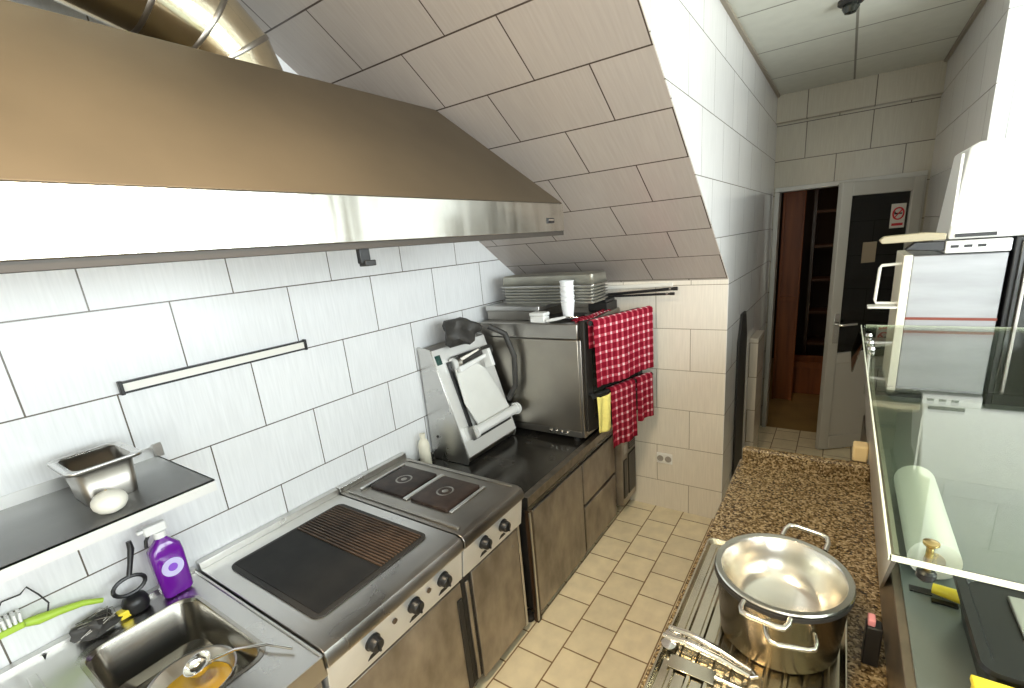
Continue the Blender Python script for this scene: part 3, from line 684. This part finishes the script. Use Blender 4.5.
# stacked trays
tr_proto = None
TRM = plain('tray_grey', (.36, .35, .30), .4, .7, noise=.15, nscale=8)
zz = 1.4105
hts = [.022] * 5
for k in range(6):
    cx, cy = -1.385, 2.385
    if tr_proto is None:
        tr_proto = thing('baking_tray', (cx, cy, zz), 'grey metal baking tray at the bottom of the stack on the oven', 'tray', 'baking trays stacked on the oven')
        r_ = [rrect(cx, cy, .285, .085, .015, zz), rrect(cx, cy, .292, .092, .016, zz + .014)]
        loft(r_[::-1], False, True).done('tray_body', TRM, tr_proto, solid=.001, recalc=False)
        loft([rrect(cx, cy, .291, .091, .016, zz + .0142), rrect(cx, cy, .30, .10, .018, zz + .0147), rrect(cx, cy, .30, .10, .018, zz + .0125)]).done('tray_rim', STEEL, tr_proto, solid=.001)
    else:
        names = ['', 'grey metal baking tray, second from the bottom of the oven stack', 'grey metal baking tray, third from the bottom of the oven stack', 'grey metal baking tray, third from the top of its stack', 'grey metal baking tray directly below the topmost tray', 'grey metal tray directly below the deep upturned pan on the oven']
        copy_thing(tr_proto, (0, 0, .0165 * k), names[k])
t = thing('deep_tray', (-1.385, 2.385, 1.51), 'deep grey upturned pan topping the tray stack on the oven', 'pan')
zz2 = 1.4105 + .0165 * 5 + .0165
loft([rrect(cx, cy, .296, .096, .015, zz2), rrect(cx, cy, .292, .090, .015, zz2 + .055), rrect(cx, cy, .285, .08, .015, zz2 + .060)], False, True).done('pan_shell', TRM, t, solid=.0012)
loft([rrect(cx, cy, .296, .096, .015, zz2 + .0002), rrect(cx, cy, .303, .103, .015, zz2 + .0002), rrect(cx, cy, .303, .103, .015, zz2 + .004)]).done('pan_rim', STEEL, t, solid=.001)
# cups
cup0 = None; ccx, ccy = -1.205, 2.235; cz0 = 1.3305
t = thing('black_tray', (-1.2, 2.4, 1.33), 'black flat tray on the oven top in front of the tray stack', 'tray')
loft([rrect(-1.27, 2.30, .10, .10, .015, 1.3445), rrect(-1.27, 2.30, .09, .09, .015, 1.3475), rrect(-1.27, 2.30, .085, .085, .015, 1.3455)], True, True).done('tray_plate', BLACK, t)
MB().box(-1.35, -1.19, 2.22, 2.38, 1.3305, 1.3445).done('tray_base', BLACKM, t)
lab = ['white paper cup at the bottom of the cup stack on the oven', 'white paper cup, second from the bottom of its stack', 'white paper cup in the middle of the cup stack', 'white paper cup just under the topmost one', 'white paper cup topmost in the stack on the oven']
ccx, ccy, cz0 = -1.215, 2.235, 1.348
for k in range(5):
    if cup0 is None:
        cup0 = thing('paper_cup', (ccx, ccy, cz0), lab[0], 'cup', 'stacked paper cups on the oven')
        MB().lathe([(0, .003), (.026, .003), (.027, 0), (.0275, .002), (.037, .085), (.039, .087), (.0385, .090), (.0365, .088), (.0355, .084), (.026, .005)], (ccx, ccy, cz0), 30).done('cup_wall', PAPER, cup0)
        MB().lathe([(.0373, .0835), (.0395, .085), (.0398, .0885), (.037, .0905), (.036, .088)], (ccx, ccy, cz0), 30).done('cup_rim', PAPER, cup0)
    else: copy_thing(cup0, (0, 0, .026 * k), lab[k])
t = thing('foam_box', (-1.31, 2.17, 1.33), 'small white foam box lying on the near edge of the oven top', 'box')
MB().box(-1.40, -1.31, 2.135, 2.195, 1.3305, 1.365).done('box_base', WHITE, t, bevel=.006)
MB().box(-1.402, -1.308, 2.133, 2.197, 1.3655, 1.385).done('box_lid', WHITE, t, bevel=.005)
t = thing('serving_tongs', (-1.2, 2.17, 1.33), 'white handled serving tongs beside the foam box on the oven', 'tongs')
MB().tube([(-1.30, 2.142, 1.342), (-1.24, 2.15, 1.352), (-1.19, 2.16, 1.362)], [.008, .009, .006], 10).done('handle', WHITE, t)
MB().tube([(-1.19, 2.16, 1.362), (-1.13, 2.185, 1.355)], .004, 8).done('arm', CHROME, t)
# long rods
def rod(y, z, x0, x1, r, lab_, z1=None):
    t = thing('grill_rod', (x0, y, z), lab_, 'rod', 'black rods lying on the oven')
    MB().tube([(x0, y, z), ((x0 + x1) / 2, y, (z + (z1 or z)) / 2), (x1, y, z1 or z)], r, 12).done('shaft', BLACK, t)
    MB().tube([(x1 - .012, y, (z1 or z)), (x1 + .012, y, (z1 or z))], r * 1.25, 12).done('end_cap', BLACK, t)
    if True:
        MB().tube([(x1 - .035, y, (z1 or z)), (x1 - .022, y, (z1 or z))], r * 1.08, 12).done('ring', CHROME, t)
t = thing('rod_stand', (-1.0, 2.62, 1.33), 'small dark block on the oven carrying the black rods', 'stand')
MB().box(-1.24, -1.12, 2.53, 2.68, 1.3305, 1.38).done('block', BLACKM, t, bevel=.003)
MB().box(-1.23, -1.13, 2.54, 2.67, 1.3805, 1.395).done('block_top', BLACK, t, bevel=.002)
rod(2.66, 1.405, -1.26, -.765, .0085, 'thick black rod lying on the oven, upper of the two', 1.440)
rod(2.635, 1.402, -1.20, -.775, .0065, 'thin black rod lying on the oven, lower of the two', 1.415)
tag(MB().box(-1.22, -.80, 2.716, 2.7345, 1.440, 1.462, rot=Matrix.Rotation(-.02, 3, 'Y')).done('white_batten', OFFW, bevel=.002), 'thin white batten behind the black rods under the sloped tiles', 'batten')

# ------------------------------------------------------------------ dough sheeter
YM0, YM1 = 1.655, 2.09
t = thing('dough_sheeter', (-1.65, 1.87, ZC), 'white and steel dough sheeter with sloping front between hob and oven', 'dough machine')
MB().prism([(-1.775, .675), (-1.545, .675), (-1.535, .70), (-1.70, 1.255), (-1.775, 1.275)], 1, YM0 + .008, YM1 - .008).done('body', STEEL_D, t, bevel=.004)
for y in (YM0, YM1 - .008):
    MB().prism([(-1.785, .668), (-1.54, .668), (-1.528, .70), (-1.70, 1.27), (-1.785, 1.285)], 1, y, y + .008).done('side_plate', STEEL, t, bevel=.002)
fp = Vector((-1.532, 0, .71)); fd = (Vector((-1.70, 0, 1.265)) - fp).normalized(); fn_ = Vector((fd.z, 0, -fd.x))
def onslope(mb_pts, name, mat, parent=t, **k):
    """box list in (s along slope, y, h above slope)"""
    m = MB()
    for (s0, s1, y0, y1, h0, h1) in mb_pts:
        P = []
        for h in (h0, h1):
            for (s, y) in ((s0, y0), (s1, y0), (s1, y1), (s0, y1)): P.append(fp + fd * s + fn_ * h + Vector((0, y, 0)))
        m.hexa(P)
    return m.done(name, mat, parent, **k)
onslope([(0, .58, YM0 + .004, YM1 - .004, .001, .008)], 'front_plate', bpy.data.materials['bright_folded_steel'], bevel=.002)
onslope([(.50, .55, YM0 + .008, YM0 + .046, .008, .011)], 'display', LEDG, bevel=.001)
onslope([(.07, .50, YM0 + .07, YM0 + .09, .009, .02), (.07, .085, YM0 + .07, YM1 - .03, .009, .02)], 'dark_slot', BLACK)
SL = plain('white_slide', (.80, .80, .76), .3, noise=.05, nscale=6)
def slope_poly(pts, h0, h1, name, mat, **k):
    m = MB(); A_ = [m.bm.verts.new(fp + fd * s + fn_ * h0 + Vector((0, y, 0))) for s, y in pts]; B_ = [m.bm.verts.new(fp + fd * s + fn_ * h1 + Vector((0, y, 0))) for s, y in pts]
    m.bm.faces.new(A_); m.bm.faces.new(B_[::-1]); n = len(pts)
    for i in range(n): m.bm.faces.new([A_[i], A_[(i + 1) % n], B_[(i + 1) % n], B_[i]])
    return m.done(name, mat, t, **k)
slope_poly([(.12, YM0 + .12), (.13, YM1 - .03), (.40, YM1 - .12), (.46, YM0 + .24), (.46, YM0 + .09), (.27, YM0 + .075)], .03, .042, 'dough_chute', SL, bevel=.003)
slope_poly([(.43, YM0 + .09), (.46, YM1 - .10), (.48, YM1 - .10), (.46, YM0 + .09)], .05, .075, 'upper_guide', WHITE, bevel=.004)
slope_poly([(.48, YM0 + .11), (.51, YM1 - .12), (.52, YM1 - .12), (.50, YM0 + .11)], .05, .065, 'guide_rail', CHROME, bevel=.002)
slope_poly([(.40, YM1 - .125), (.40, YM1 - .10), (.50, YM1 - .10), (.50, YM1 - .125)], .045, .10, 'guide_ear', WHITE, bevel=.004)
def slp(s, y, h): return fp + fd * s + fn_ * h + Vector((0, y, 0))
MB().tube([slp(.12, YM0 + .05, .065), slp(.12, YM1 - .01, .065)], .026, 24).done('lower_roller', WHITE, t)
for y in (YM0 + .04, YM1 - .02): MB().tube([slp(.12, y, .065), slp(.12, y + .015, .065)], .034, 24).done('roller_end', WHITE, t)
for y in (YM0 + .035, YM1 - .012): onslope([(.085, .155, y - .004, y + .004, .008, .075)], 'roller_bracket', STEEL)
MB().tube([slp(.48, YM0 + .09, .04), slp(.48, YM0 + .12, .04)], .035, 24).done('drive_cap', STEEL, t)
MB().tube([slp(.49, YM0 + .11, .03), slp(.49, YM1 - .03, .03)], .03, 24).done('upper_roller', GREY, t)
lump(-1.655, 1.86, 1.335, .08, .12, .075, .35, 'motor_cover', GREY, 12, t)
MB().tube([(-1.60, 2.02, 1.33), (-1.53, 2.07, 1.28), (-1.49, 2.085, 1.15), (-1.50, 2.085, .98), (-1.54, 2.06, .90)], .016, 12).done('power_cable', GREY, t)
for (x, y) in ((-1.75, YM0 + .03), (-1.57, YM0 + .03), (-1.75, YM1 - .03), (-1.57, YM1 - .03)): MB().tube([(x, y, ZC), (x, y, .676)], .012, 12).done('foot', BLACK, t)
MB().lathe([(0, 0), (.007, 0), (.007, .003), (0, .004)], (-1.73, YM0, .80), 14, Matrix.Rotation(PI / 2, 4, 'X')).done('screw', BLACK, t)
# bottle behind hob
t = thing('cream_bottle', (-1.755, 1.47, .0), 'cream coloured bottle standing in the corner behind the hob', 'bottle')
t.location = (-1.745, 1.56, .665)
MB().lathe([(0, 0), (.026, 0), (.029, .005), (.029, .125), (.022, .15), (.012, .16), (.012, .175), (0, .175)], (-1.742, 1.56, ZC), 24).done('bottle_body', CREAM, t)
MB().lathe([(.0125, 0), (.0145, 0), (.0145, .022), (0, .022)], (-1.742, 1.56, ZC + .165), 20).done('cap', CREAM, t)

# ------------------------------------------------------------------ granite counter (right)
GX0, GX1, GY0, GY1, GZ = -.282, .95, -.2, 1.885, .85
t = thing('granite_counter', (.3, .9, 0), 'brown speckled granite counter under the pot and the glass display case', 'counter')
MB().box(GX0, GX1, GY0, GY1, GZ - .03, GZ).done('granite_slab', GRANITE, t, bevel=.006)
up_ = loft([rrect(-.065, GY1 - .02, .205, .018, .012, GZ), rrect(-.065, GY1 - .02, .205, .018, .012, GZ + .055), rrect(-.065, GY1 - .02, .198, .012, .010, GZ + .062)], True, True)
up_.done('granite_upstand', GRANITE, t)
MB().box(GX0 + .03, GX1 - .02, GY0 + .02, GY1 - .02, .08, GZ - .031).done('cabinet', STEEL_D, t, bevel=.003)
MB().box(GX0 + .06, GX1 - .05, GY0 + .05, GY1 - .05, 0, .08).done('plinth', BLACKM, t)
for a in (0, 1, 2): MB().box(GX0 + .018, GX0 + .029, GY0 + .05 + a * .67, GY0 + .69 + a * .67, .12, .78).done('cabinet_door', STEEL_D, t, bevel=.003)

# steel drip tray
tx0, tx1, ty0, ty1 = -.268, .075, .45, 1.285
t = thing('drip_tray', (-.1, .9, GZ), 'ribbed stainless drip tray on the granite counter beneath the pot', 'tray')
cxm, cym = (tx0 + tx1) / 2, (ty0 + ty1) / 2; hx2, hy2 = (tx1 - tx0) / 2, (ty1 - ty0) / 2
GOLDST = plain('oily_tray_steel', (.66, .60, .46), .22, 1, noise=.18, nscale=7, rnoise=.08)
loft([rrect(cxm, cym, hx2, hy2, .02, GZ + .002), rrect(cxm, cym, hx2, hy2, .02, GZ + .016), rrect(cxm, cym, hx2 - .004, hy2 - .004, .018, GZ + .016), rrect(cxm, cym, hx2 - .012, hy2 - .012, .016, GZ + .005)], True, True).done('tray_body', GOLDST, t, bevel=.0008)
m = MB()
for k in range(9):
    xx = tx0 + .035 + k * .034
    m.prism([(xx - .007, GZ + .005), (xx - .003, GZ + .009), (xx + .003, GZ + .009), (xx + .007, GZ + .005)], 1, ty0 + .03, ty1 - .03)
m.done('ribs', GOLDST, t)

# pots
PC = (-.058, 1.0); PZ = GZ + .0095
t = thing('cooking_pot', (*PC, PZ), 'large dark aluminium cooking pot with two loop handles on the drip tray', 'pot')
POTM = plain('dark_pot_metal', (.14, .115, .075), .2, 1, noise=.2, nscale=5, rnoise=.06)
MB().lathe([(0, 0), (.108, 0), (.118, .008), (.128, .145), (.131, .150), (.131, .154), (.127, .154), (.1255, .150), (.116, .012), (.107, .004), (0, .004)], (*PC, PZ), 64).done('pot_body', POTM, t)
MB().lathe([(.1285, .146), (.134, .148), (.134, .156), (.1275, .157)], (*PC, PZ), 64).done('dark_rim', BLACKM, t)
def loop_handle(ang, r0, z, w, d, rad, mat, parent, c, lift=0, nm='handle'):
    ca, sa = math.cos(ang), math.sin(ang); P = []
    for (a, b_) in ((0, -w), (d * .55, -w), (d * .9, -w * .88), (d, -w * .6), (d, 0), (d, w * .6), (d * .9, w * .88), (d * .55, w), (0, w)):
        rr_ = r0 + a
        P.append((c[0] + rr_ * ca - b_ * sa, c[1] + rr_ * sa + b_ * ca, z + lift * a / d))
    return MB().tube(P, rad, 10).done(nm, mat, parent)
loop_handle(math.radians(-76), .121, PZ + .118, .042, .036, .0052, ALU, t, PC, -.006)
loop_handle(math.radians(98), .121, PZ + .125, .042, .036, .0052, ALU, t, PC, .012)
t = thing('inner_pan', (*PC, PZ + .1), 'shiny aluminium pan nested in the top of the large pot', 'pan')
IP = (PC[0] + .001, PC[1] + .002)
MB().lathe([(0, -.03), (.075, -.028), (.098, -.012), (.114, .03), (.1195, .062), (.1225, .0655), (.1325, .0665), (.134, .070), (.132, .073), (.121, .072), (.1175, .067), (.111, .03), (.095, -.008), (.074, -.024), (0, -.026)], (*IP, PZ + .0915), 64).done('pan_body', ALU, t)
loop_handle(math.radians(-96), .131, PZ + .157, .042, .034, .0055, ALU, t, IP, .0)
loop_handle(math.radians(76), .131, PZ + .160, .046, .038, .0055, ALU, t, IP, .014)
# tongs
t = thing('kitchen_tongs', (-.17, .86, GZ + .012), 'shiny steel kitchen tongs lying across the drip tray by the pot', 'tongs')
for dy, dz in ((0, 0), (.022, .004)):
    MB().tube([(-.272 + dy * .3, .862 + dy, GZ + .021 + dz), (-.22, .858 + dy, GZ + .026 + dz), (-.15, .853 + dy * .8, GZ + .023 + dz), (-.09, .845 + dy * .5, GZ + .017 + dz)], [.006, .0075, .007, .005], 12).done('arm', CHROME, t)
MB().tube([(-.09, .842, GZ + .016), (-.078, .848, GZ + .017), (-.09, .860, GZ + .018)], .005, 10).done('hinge', CHROME, t)
for dy in (0, .028): MB().lathe([(0, 0), (.010, .001), (.015, .004), (.016, .007), (0, .009)], (-.255, .845 + dy, GZ + .0135), 18).done('scoop_tip', CHROME, t)
t = thing('steel_turner', (-.17, .80, GZ), 'flat steel turner lying near the tongs on the drip tray', 'turner')
MB().box(-.245, -.15, .795, .83, GZ + .0095, GZ + .0115).done('blade', GOLDST, t, bevel=.0008)
MB().tube([(-.15, .812, GZ + .013), (-.09, .808, GZ + .015), (-.04, .80, GZ + .016)], .0045, 10).done('handle', CHROME, t)
# black holder with pink tab
t = thing('black_lighter', (.115, .98, GZ), 'slim black gas lighter with pink tip standing by the display case', 'lighter')
MB().box(.100, .128, 1.0, 1.03, GZ + .0005, GZ + .095).done('body', BLACK, t, bevel=.003)
MB().box(.102, .115, 1.003, 1.027, GZ + .0953, GZ + .11).done('pink_tip', PINK, t, bevel=.002)

# ------------------------------------------------------------------ glass display case
CX0, CX1 = .142, .93; CY1 = 2.40; GT = 1.30
t = thing('display_case', (.5, 1.5, GZ), 'glass topped display case with steel side standing on the granite counter', 'display case')
MB().box(CX0, CX1, .35, GY1 - .0, GZ + .0005, 1.0).done('base', plain('case_brown_side', (.20, .16, .12), .3, .6, noise=.3, nscale=8), t, bevel=.002)
MB().box(CX0 + .002, CX1, GY1, CY1, .80, 1.0).done('base_rear', STEEL_D, t, bevel=.002)
MB().box(CX0 + .015, CX1, .36, CY1 - .01, 1.0005, 1.006).done('case_floor', TEAL, t)
def sx(z): return CX0 - (z - .85) / .45 * .05
P0 = [(1.26, .86), (CY1, .86), (CY1, 1.292), (.735, 1.292)]
m = MB(); A_ = [m.bm.verts.new((sx(z), y, z)) for y, z in P0]; B_ = [m.bm.verts.new((sx(z) + .006, y, z)) for y, z in P0]
m.bm.faces.new(A_); m.bm.faces.new(B_[::-1])
for i in range(4): m.bm.faces.new([A_[i], A_[(i + 1) % 4], B_[(i + 1) % 4], B_[i]])
m.done('side_panel', plain('case_side_steel', (.60, .60, .57), .35, .8, noise=.1, nscale=5), t)
TG = GLASS
MB().box(.088, CX1, .718, CY1 + .02, GT - .006, GT).done('glass_top', TG, t, smooth=False)
MB().box(.086, CX1, .7135, .7178, GT - .0065, GT + .0005).done('front_glass_edge', GLASSEDGE, t, smooth=False)
MB().box(.0845, .0878, .7135, CY1 + .02, GT - .0065, GT + .0005).done('side_glass_edge', GLASSEDGE, t, smooth=False)
MB().box(.103, CX1, CY1 + .0205, CY1 + .025, GT - .0065, GT + .0005).done('rear_glass_edge', GLASSEDGE, t, smooth=False)
MB().box(CX1 - .006, CX1, .72, CY1, 1.006, GT - .0065).done('far_side', STEEL_D, t, smooth=False)
MB().box(.12, CX1, CY1 - .008, CY1, 1.006, GT - .0065).done('rear_glass', GLASS, t, smooth=False)
# leaning outer glass flap at far left
m = MB(); P = [(.062, 2.02, 1.20), (.062, 2.35, 1.20), (.084, 2.35, 1.298), (.084, 2.02, 1.298)]
P2 = [(x - .004, y, z) for x, y, z in P]; m.hexa([*P, *P2]); m.done('side_flap', GLASS, t, smooth=False)
# steel stud through the glass
gx, gy = .133, .755
m = MB().tube([(gx, gy, GT - .04), (gx, gy, GT + .008)], .0045, 14); m.done('stud', BRASS, t)
MB().lathe([(0, 0), (.007, 0), (.0095, .003), (.0095, .006), (.006, .008), (0, .008)], (gx, gy, GT + .004), 22).done('stud_cap', BRASS, t)
MB().lathe([(0, 0), (.008, 0), (.0115, .004), (.0115, .012), (.008, .016), (0, .016)], (gx, gy, GT - .05), 22).done('stud_nut', BLACK, t)
for yy in (1.95, 2.05, 2.18):
    MB().lathe([(0, 0), (.010, 0), (.012, .004), (.010, .012), (0, .013)], (.085 + .02, yy, GT + .0002), 16).done('clamp', CHROME, t)
for yy, zz_ in ((2.2, 1.15), (1.9, 1.05)): MB().tube([(.135, yy, 1.0), (.112, yy, 1.285)], .006, 10).done('side_post', CHROME, t)
# things in case
t = thing('reflection_roll', (.30, 1.2, .937), 'white roll added under the display case glass in place of a bright reflection', 'roll')  # added white roll, takes the place of a bright reflection in the glass
rp = [(.150, 1.56), (.152, 1.02)]
MB().tube([(.208, 1.50, 1.051), (.208, 1.13, 1.051)], .044, 36).done('roll', PAPER, t)
MB().tube([(.208, 1.505, 1.051), (.208, 1.125, 1.051)], .018, 20).done('core', WOOD, t)
t = thing('black_container', (.40, .92, 1.006), 'black plastic container inside the near end of the display case', 'container')
loft([rrect(.395, .925, .155, .115, .02, 1.0075), rrect(.395, .925, .170, .122, .02, 1.085), rrect(.395, .925, .176, .128, .02, 1.087), rrect(.395, .925, .174, .126, .02, 1.094), rrect(.395, .925, .160, .112, .02, 1.094), rrect(.395, .925, .156, .108, .02, 1.088)], True, True).done('container_body', BLACK, t, recalc=True)
MB().box(.285, .325, .90, 1.0, 1.0885, 1.096).done('steel_insert', STEEL, t, bevel=.002)
t = thing('yellow_knife', (.2, 1.07, 1.006), 'knife with yellow handle lying in the display case', 'knife')
MB().tube([(.203, 1.078, 1.02), (.246, 1.066, 1.022)], [.010, .013], 12).done('handle', YELP, t)
MB().box(.168, .203, 1.070, 1.088, 1.0062, 1.0085).box(.20, .24, 1.05, 1.06, 1.0062, 1.010).done('blade', BLACK, t)
t = thing('yellow_box', (.25, .73, 1.006), 'bright yellow box at the near end of the display case', 'box')
MB().box(.205, .315, .66, .775, 1.0065, 1.088).done('carton', YELP, t, bevel=.003)
MB().box(.203, .317, .658, .777, 1.0882, 1.098).done('lid', YELP, t, bevel=.002)
t = thing('yellow_cleaning_sponge', (.11, 1.75, .85), 'worn yellow sponge wedged at the far end of the counter', 'sponge')
MB().box(.085, .13, 1.90, 1.96, .901, .96).done('sponge_foam', plain('tan_sponge', (.75, .58, .3), .8), t, bevel=.006)
MB().box(.085, .13, 1.90, 1.96, .93 - .03, .901).done('scouring_side', GREY, t, bevel=.001)

# rear cabinet that carries the machine
t = thing('base_cabinet', (.5, 2.6, 0), 'dark steel base cabinet behind the display case', 'cabinet')
MB().box(.16, 1.2, 1.90, 2.78, 0, .799).done('cabinet_body', STEEL_D, t, bevel=.003)
MB().box(.148, .159, 1.92, 2.76, .1, .78).done('cabinet_door', STEEL_D, t, bevel=.003)
MB().box(.16, 1.2, 2.43, 2.78, .80, 1.035).done('raised_plinth', BLACKM, t, bevel=.003)

# stainless machine
BX0, BX1, BY0, BY1 = .20, .503, 2.44, 2.76
t = thing('stainless_dispenser', (.35, 2.6, 1.036), 'boxy stainless machine with cream corner strip behind the glass case', 'machine')
MB().box(BX0 + .03, BX1, BY0, BY1, 1.036, 1.575).done('housing', plain('bright_steel', (.36, .365, .38), .42, .35, noise=.1, nscale=4, stretch=(1, 1, 6)), t, bevel=.004)
MB().box(BX0, BX0 + .029, BY0 - .006, BY1, 1.036, 1.58).done('corner_strip', CREAM, t, bevel=.003)
MB().box(BX0 + .03, BX1, BY0 - .006, BY0 - .0005, 1.322, 1.332).done('red_line', plain('dark_red', (.22, .04, .02), .4), t)
MB().box(BX0 + .12, BX1, BY0 - .02, BY1, 1.58, 1.625).done('control_head', WHITE, t, bevel=.004)
for k in range(3): MB().box(BX0 + .135 + k * .038, BX0 + .158 + k * .038, BY0 - .0215, BY0 - .0195, 1.60, 1.61).done('button', BLACK, t)
m = MB().tube([(BX0, BY0 + .03, 1.545), (BX0 - .065, BY0 + .03, 1.54), (BX0 - .07, BY0 + .03, 1.53), (BX0 - .075, BY0 + .03, 1.40), (BX0 - .07, BY0 + .03, 1.385), (BX0, BY0 + .03, 1.385)], .006, 12); m.done('loop_handle', OFFW, t)
MB().box(BX0 - .10, BX0 - .001, BY0 - .02, BY0 + .06, 1.368, 1.376).done('drip_shelf', OFFW, t, bevel=.004)
MB().prism([(BX0 - .085, 1.642), (BX0 - .07, 1.656), (BX0 + .06, 1.662), (BX0 + .119, 1.655), (BX0 + .119, 1.632), (BX0 - .075, 1.628)], 1, BY0 - .015, BY0 + .05).done('lever_arm', plain('lever_tan', (.42, .36, .24), .4), t, bevel=.003)
MB().prism([(BX0 + .0, 1.600), (BX0 + .03, 1.627), (BX0 + .119, 1.625), (BX0 + .119, 1.59)], 1, BY0 - .012, BY0 + .05).done('lever_mount', BLACK, t, bevel=.002)
t = thing('white_appliance', (.55, 2.6, 1.66), 'large white appliance box stacked on the stainless machine', 'appliance')
MB().prism([(.325, 1.63), (.35, 1.95), (.375, 1.965), (.95, 1.965), (.95, 1.63)], 1, BY0, 2.77).done('housing', WHITE, t, bevel=.008)
MB().box(.345, .46, BY0 - .006, BY0 - .001, 1.637, 1.65).done('front_slot', BLACK, t)
MB().box(.328, .336, BY0 - .008, BY0 - .001, 1.68, 1.93).done('front_seal', OFFW, t)
t = thing('glass_door_cooler', (.75, 2.5, .94), 'tall black glass fronted cooler right of the stainless machine', 'cooler')
MB().box(.515, 1.15, BY0 + .0, 2.77, 1.036, 1.629).done('cooler_body', BLACK, t, bevel=.004)
MB().box(.53, 1.12, BY0 - .012, BY0 - .0005, 1.05, 1.615).done('cooler_door', SCREEN, t, bevel=.003)
MB().box(.545, .555, BY0 - .03, BY0 - .012, 1.10, 1.55).done('door_handle', STEEL_D, t, bevel=.002)

# ------------------------------------------------------------------ lights
def area(name, loc, rot, sx_, sy_, power, col):
    l = bpy.data.lights.new(name, 'AREA'); l.shape = 'RECTANGLE'; l.size = sx_; l.size_y = sy_; l.energy = power; l.color = col
    o = bpy.data.objects.new(name, l); COL.objects.link(o); o.location = loc; o.rotation_euler = rot; return o
area('window_daylight', (XW + .15, (WY0 + WY1) / 2, (WZ0 + WZ1) / 2), (0, PI / 2, 0), WZ1 - WZ0, WY1 - WY0, 200, (.93, .97, 1.0))
area('shop_front_daylight', (.9, YF - .14, 1.6), (PI / 2, 0, 0), 1.4, 1.4, 60, (.95, .97, 1.0))
# ceiling lamp behind the photographer
t = thing('ceiling_lamp', (-.62, .05, CEIL), 'fluorescent ceiling lamp above the kitchen aisle', 'lamp')
MB().box(-.70, -.54, -.55, .65, CEIL - .05, CEIL).done('lamp_body', WHITE, t, bevel=.004)
LAMP = plain('lamp_diffuser', (1, .95, .85), .5); LAMP.node_tree.nodes['Principled BSDF'].inputs['Emission Color'].default_value = (1, .86, .66, 1); LAMP.node_tree.nodes['Principled BSDF'].inputs['Emission Strength'].default_value = 6
MB().box(-.69, -.55, -.54, .64, CEIL - .075, CEIL - .0505).done('diffuser', LAMP, t, bevel=.004)
area('aisle_lamp', (-.62, .05, CEIL - .09), (0, 0, 0), .14, 1.2, 48, (1, .80, .55))
hl = area('hall_lamp', (.1, 5.2, CEIL - .08), (0, 0, 0), .3, .3, 2.5, (1, .62, .32))

w = bpy.data.worlds.new('world'); bpy.context.scene.world = w; w.use_nodes = True
w.node_tree.nodes['Background'].inputs[0].default_value = (.85, .93, 1, 1); w.node_tree.nodes['Background'].inputs[1].default_value = 1.5

# ------------------------------------------------------------------ camera
f, yaw, pit, rol, ppx, ppy = 471.13, -0.59963, -0.27438, -0.085776, 525.65, 376.27
ca, sa, cb, sb, cc, sc_ = math.cos(yaw), math.sin(yaw), math.cos(pit), math.sin(pit), math.cos(rol), math.sin(rol)
F = Vector((sa * cb, ca * cb, sb)); r = Vector((ca, -sa, 0)); u = r.cross(F)
Rt = cc * r + sc_ * u; Up = -sc_ * r + cc * u
cam = bpy.data.cameras.new('camera'); co = bpy.data.objects.new('camera', cam); COL.objects.link(co)
M = Matrix((Rt, Up, -F)).transposed().to_4x4(); M.translation = Vector((0, 0, 1.75)); co.matrix_world = M
cam.sensor_fit = 'HORIZONTAL'; cam.sensor_width = 36; cam.lens = f / 1024 * 36
cam.shift_x = (512 - ppx) / 1024; cam.shift_y = (ppy - 344) / 1024; cam.clip_start = .02
sc = bpy.context.scene; sc.camera = co
sc.view_settings.view_transform = 'Standard'; sc.view_settings.look = 'None'; sc.view_settings.gamma = 1; sc.view_settings.exposure = -0.3
sc.view_settings.use_curve_mapping = False
